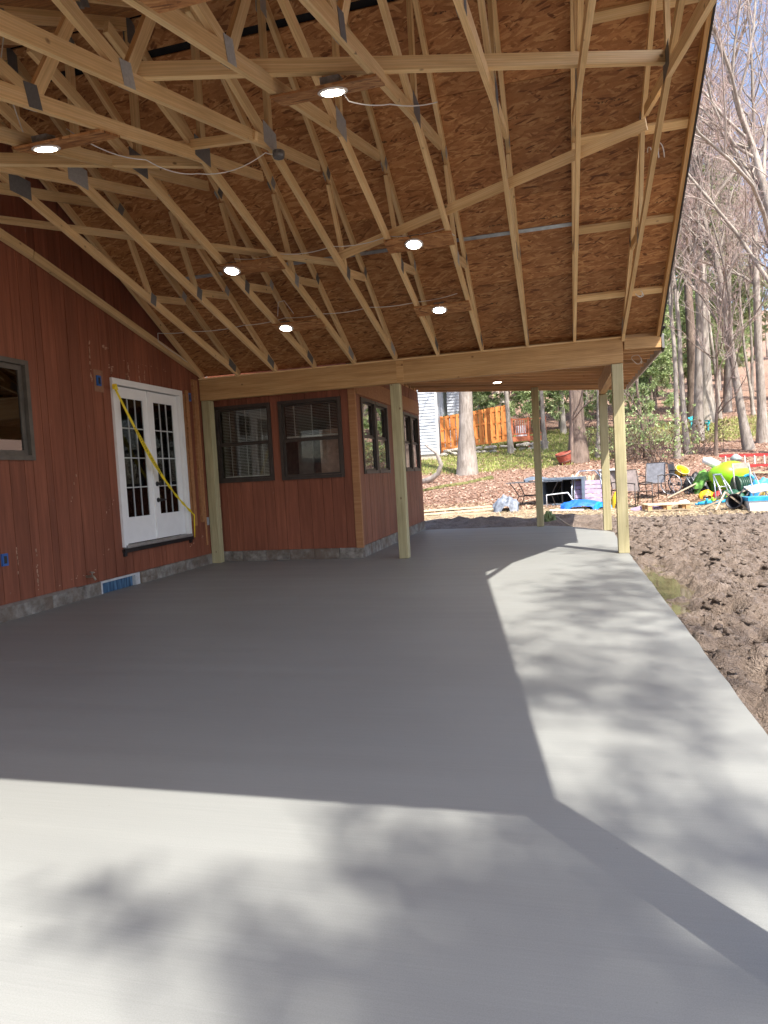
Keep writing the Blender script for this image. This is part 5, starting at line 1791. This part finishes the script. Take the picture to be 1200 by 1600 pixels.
# bent metal frame leaning on it
o = tb('bent_pole', Loc(0.1, 20.55, 0.0), [(-0.55, 0.0, 0.0), (-0.55, 0.05, 0.38), (0.05, 0.1, 0.42), (0.3, 0.05, 0.02)], 0.02, M_WPL, None)
tag(o, 'bent pale metal frame leaning before the open cabinet', 'frame')
o = crumple('grey_bag', -1.6, 20.2, 0.36, 0.28, 0.42, plain('grey_bag_plastic', (0.17, 0.19, 0.225), 0.5, var=0.5), 12)
tag(o, 'crumpled grey plastic bag beside the patio table', 'bag')
o = crumple('blue_tarp', 0.5, 20.0, 0.55, 0.4, 0.24, M_TARP, 7)
tag(o, 'crumpled blue tarp before the leaning lounge chair', 'tarp')
o = crumple('blue_tarp', 1.02, 19.8, 0.28, 0.22, 0.16, plain('bright_blue_tarp', (0.01, 0.22, 0.6), 0.4), 17)
tag(o, 'small bright blue plastic heap against the second right post', 'tarp')
o = bar('white_board', (-0.35, 19.6, gz(-0.3, 19.6) + 0.03), (0.55, 19.5, gz(0.5, 19.5) + 0.03), 0.22, 0.03, M_WPL, None, side=(0, 1, 0))
tag(o, 'white board lying flat on the soil before the blue tarp', 'board')
o = crumple('yellow_bin', 1.5, 19.9, 0.2, 0.2, 0.45, M_YEL, 23, amp=0.25)
tag(o, 'orange yellow plastic bin glimpsed between the two right posts', 'bin')

# picket panel and folding lounge chair leaning on it
t = thing('picket_panel', 'short scalloped picket fence panel standing behind the lounge chair', 'fence panel', (0.75, 21.4, gz(0.75, 21.4)))
L_ = Loc(0.75, 21.45, 0.05)
for k in range(8):
    x = -0.42 + 0.12 * k
    hh = 0.82 + 0.07 * abs(k - 3.5) / 3.5
    sheet('picket', L_, [(x - 0.05, 0, 0), (x + 0.05, 0, 0), (x + 0.05, 0.08, hh - 0.06), (x, 0.09, hh), (x - 0.05, 0.08, hh - 0.06)], M_PALE, t, 0.018)
for z in (0.2, 0.6):
    lbox('rail', L_, -0.5, 0.55, 0.11, 0.14, z, z + 0.07, M_PALE, t)
t = thing('lounge_chair', 'folded silver lounge chair with mauve webbing leaning on the picket panel', 'chair', (0.75, 21.0, gz(0.75, 21)))
L_ = Loc(0.75, 20.95, 0.05)
for sx in (-1, 1):
    tb('side_rail', L_, [(sx * 0.42, -0.1, 0.0), (sx * 0.4, 0.1, 0.45), (sx * 0.36, 0.24, 0.85), (sx * 0.22, 0.3, 1.02)], 0.022, M_SILVER, t)
    tb('arm_rail', L_, [(sx * 0.5, -0.2, 0.03), (sx * 0.48, 0.0, 0.5), (sx * 0.42, 0.16, 0.92)], 0.018, M_SILVER, t)
tb('cross_bar', L_, [(-0.22, 0.3, 1.02), (0.22, 0.3, 1.02)], 0.02, M_SILVER, t)
for k in range(5):
    z = 0.1 + 0.13 * k
    y = -0.07 + 0.4 * z
    sheet('webbing', L_, [(-0.38, y, z), (0.38, y, z), (0.38, y + 0.04, z + 0.11), (-0.38, y + 0.04, z + 0.11)], M_PURPLE, t, 0.004)

def patio_chair(x, y, a, label, mat, k=1.0):
    t = thing('patio_chair', label, 'chair', (x, y, gz(x, y)), 'metal patio chairs laid out in the yard')
    L_ = Loc(x, y, a, None, k)
    for sx in (-1, 1):
        tb('leg', L_, [(sx * 0.27, -0.26, 0.0), (sx * 0.27, -0.25, 0.62)], 0.014, M_TUBE, t)
        tb('leg', L_, [(sx * 0.27, 0.32, 0.0), (sx * 0.27, 0.22, 0.45), (sx * 0.26, 0.3, 0.95)], 0.014, M_TUBE, t)
        tb('armrest', L_, [(sx * 0.27, -0.27, 0.62), (sx * 0.29, 0.0, 0.64), (sx * 0.27, 0.26, 0.6)], 0.016, M_TUBE, t)
        tb('seat_rail', L_, [(sx * 0.25, -0.26, 0.42), (sx * 0.25, 0.24, 0.38)], 0.013, M_TUBE, t)
    sheet('seat', L_, [(-0.25, -0.27, 0.425), (0.25, -0.27, 0.425), (0.25, 0.24, 0.385), (-0.25, 0.24, 0.385)], mat, t)
    sheet('backrest', L_, [(-0.25, 0.225, 0.42), (0.25, 0.225, 0.42), (0.25, 0.32, 0.97), (-0.25, 0.32, 0.97)], mat, t)
    tb('top_rail', L_, [(-0.26, 0.32, 0.97), (0.26, 0.32, 0.97)], 0.014, M_TUBE, t)
patio_chair(1.95, 19.7, 0.6, 'taupe sling patio chair close behind the right corner post', M_SLING, 1.05)
patio_chair(2.6, 21.9, -0.5, 'grey sling patio chair beside the wheelchair', M_SLING2, 1.1)
patio_chair(1.75, 21.2, 0.9, 'dark sling patio chair half hidden behind the taupe one', M_SLING, 1.0)
# white topped table behind posts
t = thing('side_table', 'white topped side table seen between the two right posts', 'table', (1.35, 21.4, gz(1.35, 21.4)))
L_ = Loc(1.35, 21.4, 0.1)
lbox('tabletop', L_, -0.3, 0.3, -0.25, 0.25, 0.95, 0.99, M_WPL, t)
for sx in (-1, 1):
    for sy in (-1, 1):
        tb('leg', L_, [(sx * 0.26, sy * 0.2, 0), (sx * 0.26, sy * 0.2, 0.95)], 0.015, M_SILVER, t)
o = crumple('mauve_cloth', 2.15, 18.9, 0.45, 0.16, 0.10, M_PURPLE, 31)
tag(o, 'mauve cloth dropped on the soil before the taupe chair', 'cloth')

# wheelchair
t = thing('wheelchair', 'black folding wheelchair among the clutter with a yellow seat piled on it', 'wheelchair', (3.3, 22.7, gz(3.3, 22.7)))
L_ = Loc(3.35, 22.6, -0.5)
def wheel(yc, r_, xw, zc, name):
    w = MB().tube([L_(xw + r_ * math.cos(a), yc, zc + r_ * math.sin(a)) for a in np.linspace(0, 2 * math.pi, 28, endpoint=False)], 0.02 if r_ > 0.2 else 0.025, 6, closed=True).build(name, M_BLKPL, t, True)
    if r_ > 0.2:
        MB().tube([L_(xw + (r_ + 0.0) * math.cos(a), yc + (0.04 if yc > 0 else -0.04), zc + r_ * math.sin(a)) for a in np.linspace(0, 2 * math.pi, 28, endpoint=False)], 0.009, 5, closed=True).build('push_rim', M_SILVER, w, True)
    sp_ = MB()
    for k in range(10 if r_ > 0.2 else 5):
        a = 2 * math.pi * k / (10 if r_ > 0.2 else 5)
        sp_.tube([L_(xw, yc, zc), L_(xw + r_ * math.cos(a), yc, zc + r_ * math.sin(a))], 0.006, 4)
    sp_.build('spokes', M_SILVER, w)
    MB().lathe(L_(xw, yc - 0.025, zc), [(0.035, 0), (0.035, 0.05)], 10, rotz((0, 1, 0), L_.a)).build('hub', M_BLKPL, w)
for s in (-1, 1):
    wheel(s * 0.3, 0.31, 0.0, 0.32, 'rear_wheel')
    wheel(s * 0.24, 0.1, 0.46, 0.105, 'caster_wheel')
    tb('side_frame', L_, [(-0.12, s * 0.23, 0.95), (-0.06, s * 0.23, 0.5), (-0.05, s * 0.23, 0.28), (0.42, s * 0.23, 0.26), (0.42, s * 0.23, 0.52), (-0.05, s * 0.23, 0.52)], 0.013, M_BLKPL, t)
    tb('armrest', L_, [(-0.08, s * 0.24, 0.72), (0.25, s * 0.24, 0.73), (0.3, s * 0.24, 0.52)], 0.018, M_BLKPL, t)
    tb('push_handle', L_, [(-0.12, s * 0.23, 0.95), (-0.24, s * 0.23, 0.96)], 0.018, M_BLKPL, t)
    tb('leg_rest', L_, [(0.42, s * 0.2, 0.5), (0.62, s * 0.2, 0.15)], 0.012, M_SILVER, t)
    lbox('foot_plate', L_, 0.56, 0.74, s * 0.15 - 0.08, s * 0.15 + 0.08, 0.13, 0.145, M_BLKPL, t)
sheet('seat', L_, [(-0.05, -0.22, 0.52), (0.4, -0.22, 0.53), (0.4, 0.22, 0.53), (-0.05, 0.22, 0.52)], M_BLKPL, t)
sheet('backrest', L_, [(-0.06, -0.22, 0.55), (-0.06, 0.22, 0.55), (-0.12, 0.22, 0.93), (-0.12, -0.22, 0.93)], M_BLKPL, t)
# yellow tub seat lying on the wheelchair
t = thing('tub_seat', 'yellow moulded child seat lying on the wheelchair', 'seat', tuple(L_(0.12, 0, 0.56)))
axs = (rotz((0.6, -0.35, 0), -0.5) + Vector((0, 0, 0.75))).normalized()
MB().lathe(L_(0.12, 0.0, 0.56), [(0.1, 0), (0.16, 0.05), (0.19, 0.14), (0.2, 0.24), (0.185, 0.24), (0.17, 0.14), (0.12, 0.06), (0.04, 0.04)], 16, axs).build('shell', M_YEL, t, True)
MB().lathe(L_(0.12, 0.0, 0.56), [(0.2, 0.235), (0.215, 0.235), (0.215, 0.255), (0.2, 0.255)], 16, axs, False).build('rim', plain('pale_rim', (0.7, 0.6, 0.3)), t, True)
o = crumple('dark_bag', 4.05, 23.0, 0.36, 0.3, 0.5, M_BLKPL, 43)
tag(o, 'black bag slumped just right of the wheelchair', 'bag')
o = crumple('camping_bag', 4.15, 22.4, 0.34, 0.3, 0.62, plain('green_black_bag', (0.12, 0.28, 0.05), 0.6, var=0.9, scale=6), 45)
tag(o, 'green and black bag heaped against the lime inflatable', 'bag')

# lime inflatable: a big ball with a lower lobe
t = thing('inflatable', 'large lime green inflatable with a white nozzle end in the clutter', 'inflatable', (4.75, 21.9, gz(4.75, 21.9)))
def blob(name, c, rx, ry, rz_, mat, parent, seed=0, amp=0.05):
    bm = bmesh.new()
    bmesh.ops.create_icosphere(bm, subdivisions=4, radius=1)
    r2 = random.Random(seed)
    ph = [r2.uniform(0, 6) for _ in range(6)]
    for v in bm.verts:
        p = v.co
        s = 1 + amp * (math.sin(3 * p.x + ph[0]) * math.cos(2.5 * p.y + ph[1]) + 0.5 * math.sin(5 * p.z + ph[2]))
        v.co = Vector((p.x * rx * s, p.y * ry * s, p.z * rz_ * s)) + Vector(c)
    me_ = bpy.data.meshes.new(name)
    bm.to_mesh(me_)
    bm.free()
    me_.polygons.foreach_set('use_smooth', [True] * len(me_.polygons))
    me_.materials.append(mat)
    return link(bpy.data.objects.new(name, me_), parent)
zg = gz(4.75, 21.9)
blob('body', (4.72, 21.95, zg + 0.56), 0.52, 0.46, 0.44, M_LIME, t, 2, 0.07)
blob('lower_lobe', (5.0, 21.55, zg + 0.26), 0.34, 0.3, 0.3, M_LIME, t, 5, 0.08)
MB().tube([(4.45, 22.0, zg + 0.85), (4.22, 22.05, zg + 1.0), (4.05, 22.05, zg + 1.05)], [0.14, 0.13, 0.08], 12).build('nozzle', M_WPL, t, True)
MB().tube([(4.72 + 0.5 * math.cos(a), 21.95 + 0.44 * math.sin(a), zg + 0.56) for a in np.linspace(0, 6.28, 40, endpoint=False)], 0.008, 4, closed=True).build('seam', plain('lime_seam', (0.2, 0.5, 0.02)), t)

# hose reel cart
t = thing('hose_reel', 'grey hose reel cart wound with dark green hose', 'hose reel', (4.85, 20.9, gz(4.85, 20.9)))
L_ = Loc(4.85, 20.9, 0.25)
for s in (-1, 1):
    tb('frame', L_, [(s * 0.26, -0.2, 0.02), (s * 0.24, 0.0, 0.5), (s * 0.22, 0.12, 0.95)], 0.025, plain('taupe_frame', (0.32, 0.3, 0.25)), t)
    MB().lathe(L_(s * 0.2, 0.0, 0.33), [(0.3, -0.015), (0.3, 0.015)], 20, rotz((1, 0, 0), L_.a)).build('reel_flange', M_DKGREEN, t)
lbox('handle_panel', L_, -0.24, 0.24, 0.1, 0.14, 0.82, 0.97, plain('taupe_panel', (0.36, 0.33, 0.27)), t)
hs = MB()
for k in range(7):
    x = -0.16 + 0.053 * k
    hs.tube([L_(x, 0.25 * math.cos(a), 0.33 + 0.25 * math.sin(a)) for a in np.linspace(0, 2 * math.pi, 20, endpoint=False)], 0.028, 6, closed=True)
hs.build('hose', M_DKGREEN, t, True)
lbox('foot_bar', L_, -0.3, 0.3, -0.26, -0.2, 0.0, 0.04, plain('taupe_foot', (0.32, 0.3, 0.25)), t)

# red ladder lying on its rails
t = thing('extension_ladder', 'red fibreglass extension ladder with pale rungs lying across the leaves', 'ladder', (7.0, 27.0, gz(7, 27)))
LA, LB = Vector((5.6, 27.3, gz(5.6, 27.3) + 0.05)), Vector((9.6, 26.5, gz(9.6, 26.5) + 0.05))
ld = (LB - LA).normalized()
for zz, dy in ((0.0, 0.0), (0.38, 0.16)):
    bar('side_rail', LA + Vector((0, dy, zz + 0.05)), LB + Vector((0, dy, zz + 0.05)), 0.03, 0.11, M_RED, t, side=(0, 1, 0))
plain_rung = plain('dull_rung', (0.42, 0.36, 0.34), 0.5)
for k in range(13):
    p = LA.lerp(LB, (k + 0.6) / 13.2)
    bar('rung', p + Vector((0, 0.0, 0.06)), p + Vector((0.02, 0.16, 0.42)), 0.035, 0.03, plain_rung, t, side=(1, 0, 0))
for k in range(2):
    o = bar('long_plank', (6.1, 25.8 - 0.25 * k, gz(6.2, 25.8) + 0.05), (9.2, 25.2 - 0.25 * k, gz(9, 25.2) + 0.05), 0.14, 0.05, M_PALE if k else M_OLDWOOD, None, side=(0, 1, 0))
    tag(o, ('weathered plank lying just below the red ladder', 'pale plank lying in front of the weathered plank by the ladder')[k], 'plank')
o = MB().lathe((6.05, 27.0, gz(6, 27) + 0.32), [(0.16, 0), (0.19, 0.06), (0.17, 0.14), (0.08, 0.22), (0.02, 0.25)], 14).build('feed_pan', plain('grey_green_pan', (0.28, 0.33, 0.31)), None, True)
tag(o, 'grey green dome shaped pan resting on the ladder end', 'pan')

# pallet
t = thing('pallet', 'small weathered wooden pallet lying on the soil right of the corner post', 'pallet', (2.45, 18.6, gz(2.45, 18.6)))
L_ = Loc(2.5, 18.55, 0.12, gz(2.5, 18.5) + 0.01)
for k in range(6):
    y = -0.32 + 0.128 * k
    lbox('deck_slat', L_, -0.5, 0.5, y - 0.045, y + 0.045, 0.14, 0.16, M_PALE, t)
for k in range(3):
    y = -0.3 + 0.3 * k
    lbox('bottom_slat', L_, -0.5, 0.5, y - 0.05, y + 0.05, 0.0, 0.02, M_OLDWOOD, t)
for x in (-0.45, 0.0, 0.45):
    for y in (-0.3, 0.0, 0.3):
        lbox('block', L_, x - 0.05, x + 0.05, y - 0.05, y + 0.05, 0.021, 0.139, M_JOIST, t)
o = MB().tube([(2.9, 21.0, gz(2.9, 21) + 0.1), (4.0, 22.4, gz(4.0, 22.4) + 0.35), (4.75, 21.3, 0.55)][:2] + [(4.4, 22.0, gz(4.4, 22) + 0.42)], 0.026, 8).build('wooden_pole', M_OLDWOOD, None, True)
tag(o, 'long wooden pole slanting from the soil up to the lime inflatable', 'pole')
o = MB().obox((3.0, 18.9, gz(3, 18.9) + 0.10), (0.09, 0.03, 0.02), (-0.03, 0.09, 0.03), (0.0, -0.04, 0.10)).build('white_box', M_WPL, None)
tag(o, 'small white carton beside the pallet', 'carton')
o = crumple('yellow_scoop', 3.95, 21.2, 0.2, 0.16, 0.22, M_YEL, 51, amp=0.3)
tag(o, 'yellow plastic scoop lying below the wooden pole', 'toy')
o = crumple('red_can', 4.25, 21.0, 0.17, 0.14, 0.2, plain('red_plastic', (0.4, 0.03, 0.03)), 53, amp=0.3)
tag(o, 'small red plastic can lying beside the yellow scoop', 'can')
o = crumple('dark_green_bag', 4.5, 20.6, 0.32, 0.25, 0.26, plain('deep_green', (0.02, 0.09, 0.05)), 55)
tag(o, 'dark green bag lying at the foot of the lime inflatable', 'bag')
for k, (x, y, m, lab) in enumerate(((3.62, 19.6, M_CYAN, 'blue toy water squirter nearest the pallet'), (3.8, 19.85, M_LIME, 'lime toy water squirter beside the blue one'), (4.0, 19.7, M_CYAN, 'blue and lime toy squirter at the right of the toy row'), (4.2, 20.0, plain('yellow_green_toy', (0.5, 0.65, 0.03)), 'yellow green toy squirter behind the toy row'))):
    z = gz(x, y) + 0.06
    o = MB().tube([(x - 0.16, y, z), (x + 0.16, y + 0.08, z + 0.04)], [0.05, 0.045], 9).tube([(x + 0.02, y + 0.02, z), (x + 0.05, y - 0.05, z + 0.13)], 0.028, 7).tube([(x - 0.16, y, z), (x - 0.24, y - 0.02, z)], 0.022, 7).build('water_toy', m, None, True)
    tag(o, lab, 'toy', 'toy water squirters')
# folded walker frame
t = thing('walker_frame', 'folded silver walking frame leaning against the lime inflatable', 'walker', (4.3, 20.4, gz(4.3, 20.4)))
L_ = Loc(4.25, 20.35, 0.5)
for k, s in enumerate((-1, 1)):
    tb('leg', L_, [(s * 0.2, -0.2, 0.0), (s * 0.16, 0.0, 0.4), (s * 0.12, 0.25, 0.72)], 0.017, M_SILVER, t)
    tb('leg', L_, [(s * 0.24, 0.02, 0.0), (s * 0.18, 0.14, 0.4), (s * 0.12, 0.25, 0.72)], 0.017, M_SILVER, t)
tb('cross_bar', L_, [(-0.17, 0.04, 0.4), (0.17, 0.04, 0.4)], 0.014, M_SILVER, t)
tb('hand_grip', L_, [(-0.13, 0.25, 0.73), (0.13, 0.25, 0.73)], 0.024, M_GREYPL, t)
# broken wooden frame
t = thing('sawhorse', 'weathered wooden sawhorse frame collapsed on the soil', 'sawhorse', (3.75, 17.9, gz(3.75, 17.9)))
L_ = Loc(3.7, 17.9, 0.2)
for a, b in (((-0.3, -0.3, 0.02), (0.1, 0.1, 0.42)), ((0.45, -0.25, 0.02), (0.12, 0.1, 0.42)), ((-0.2, 0.5, 0.02), (0.1, 0.15, 0.40)), ((0.55, 0.5, 0.02), (0.15, 0.15, 0.40)), ((-0.5, 0.1, 0.06), (0.7, 0.2, 0.47))):
    bar('leg', L_(*a), L_(*b), 0.07, 0.035, M_OLDWOOD, t, side=(0.3, 1, 0))
# totes at the right
t = thing('storage_tote', 'white storage tote with a bright blue lid at the right edge', 'tote', (4.45, 17.8, gz(4.45, 17.8)))
L_ = Loc(4.5, 17.75, 0.05)
v = [L_(*p) for p in ((-0.3, -0.2, 0), (0.3, -0.2, 0), (0.3, 0.2, 0), (-0.3, 0.2, 0), (-0.34, -0.23, 0.24), (0.34, -0.23, 0.24), (0.34, 0.23, 0.24), (-0.34, 0.23, 0.24))]
meshobj('tub', v, BOXF, M_WPL, t)
lbox('lid', L_, -0.36, 0.36, -0.25, 0.25, 0.241, 0.33, M_CYAN, t)
t = thing('black_tub', 'black plastic tub tipped beside the blue lidded tote', 'tub', (4.05, 17.9, gz(4.05, 17.9)))
MB().lathe((4.0, 17.95, gz(4, 17.95) + 0.17), [(0.15, -0.14), (0.17, 0.0), (0.19, 0.16), (0.17, 0.16), (0.14, 0.0), (0.1, -0.1)], 14, (-0.5, -0.75, 0.3)).build('shell', M_BLKPL, t, True)
MB().tube([(4.0, 17.8, gz(4, 17.8) + 0.32), (4.15, 17.85, gz(4, 17.8) + 0.5), (4.3, 18.0, gz(4, 17.8) + 0.42)], 0.02, 6).build('handle', M_BLKPL, t, True)
t = thing('folding_seat', 'grey silver folding seat lying over the tote', 'chair', (4.65, 18.6, gz(4.65, 18.6)))
L_ = Loc(4.65, 18.55, 0.3)
sheet('seat', L_, [(-0.3, -0.2, 0.35), (0.35, -0.15, 0.42), (0.3, 0.2, 0.55), (-0.3, 0.15, 0.5)], plain('grey_seat', (0.42, 0.43, 0.45)), t, 0.02)
for s in (-1, 1):
    tb('leg', L_, [(s * 0.3, -0.3, 0.0), (s * 0.1, 0.1, 0.5), (s * 0.05, 0.3, 0.85)], 0.016, M_SILVER, t)
    tb('leg', L_, [(s * 0.32, 0.35, 0.0), (s * 0.2, 0.0, 0.45)], 0.016, M_SILVER, t)
o = crumple('blue_pool_toy', 5.3, 20.6, 0.4, 0.3, 0.55, plain('sky_blue_vinyl', (0.06, 0.33, 0.65)), 61, amp=0.4)
tag(o, 'sky blue inflatable crumpled at the right edge above the tote', 'inflatable')
o = crumple('yellow_pool_toy', 5.35, 19.9, 0.3, 0.22, 0.42, plain('soft_yellow', (0.7, 0.5, 0.12)), 63, amp=0.3)
tag(o, 'pale yellow vinyl heap before the sky blue inflatable', 'inflatable')
o = MB().lathe((5.0, 20.9, gz(5, 20.9) + 0.5), [(0.12, 0), (0.16, 0.05), (0.16, 0.12), (0.1, 0.12), (0.08, 0.05)], 14, (-0.4, -1, 0.2)).build('blue_bucket', M_CYAN, None, True)
tag(o, 'blue bucket facing out between hose reel and sky blue inflatable', 'bucket')
bar('support', (0, 0, 0), (0, 0, 0.01), 0.01, 0.01, M_OLDWOOD) if False else None

# teal garden chair on the hill
def hill_chair(x, y, a):
    t = thing('garden_chair', 'teal plastic garden chair alone on the hillside lawn', 'chair', (x, y, gz(x, y)))
    L_ = Loc(x, y, a)
    for sx in (-1, 1):
        for sy in (-1, 1):
            lbox('leg', L_, sx * 0.3 - 0.05, sx * 0.3 + 0.05, sy * 0.25 - 0.05, sy * 0.25 + 0.05, 0, 0.38 if sy < 0 else 0.36, M_TEAL, t)
        lbox('armrest', L_, sx * 0.36 - 0.07, sx * 0.36 + 0.07, -0.35, 0.3, 0.52, 0.56, M_TEAL, t)
        lbox('arm_support', L_, sx * 0.36 - 0.04, sx * 0.36 + 0.04, -0.32, -0.24, 0.36, 0.52, M_TEAL, t)
    sheet('seat', L_, [(-0.32, -0.32, 0.40), (0.32, -0.32, 0.40), (0.32, 0.25, 0.32), (-0.32, 0.25, 0.32)], M_TEAL, t, 0.03)
    for k in range(5):
        xx = -0.26 + 0.13 * k
        sheet('back_slat', L_, [(xx - 0.055, 0.24, 0.33), (xx + 0.055, 0.24, 0.33), (xx + 0.06, 0.5, 0.85 - 0.03 * abs(k - 2)), (xx - 0.06, 0.5, 0.85 - 0.03 * abs(k - 2))], M_TEAL, t, 0.025)
hill_chair(7.2, 39.8, 0.5)

# small weeds and a hose end by the far post
o = crumple('weed_tuft', -0.28, 15.4, 0.13, 0.13, 0.16, plain('weed_green', (0.12, 0.16, 0.05)), 71, amp=0.9)
tag(o, 'small green weed tuft at the foot of the far post', 'weed')
o = MB().tube([(-0.15, 15.2, gz(-0.15, 15.2) + 0.09), (0.05, 14.9, gz(0.05, 14.9) + 0.1), (0.2, 14.45, gz(0.2, 14.4) + 0.12)], 0.018, 6).build('conduit', M_OLDWOOD, None, True)
tag(o, 'thin pale conduit end sticking from the soil by the far post', 'conduit')
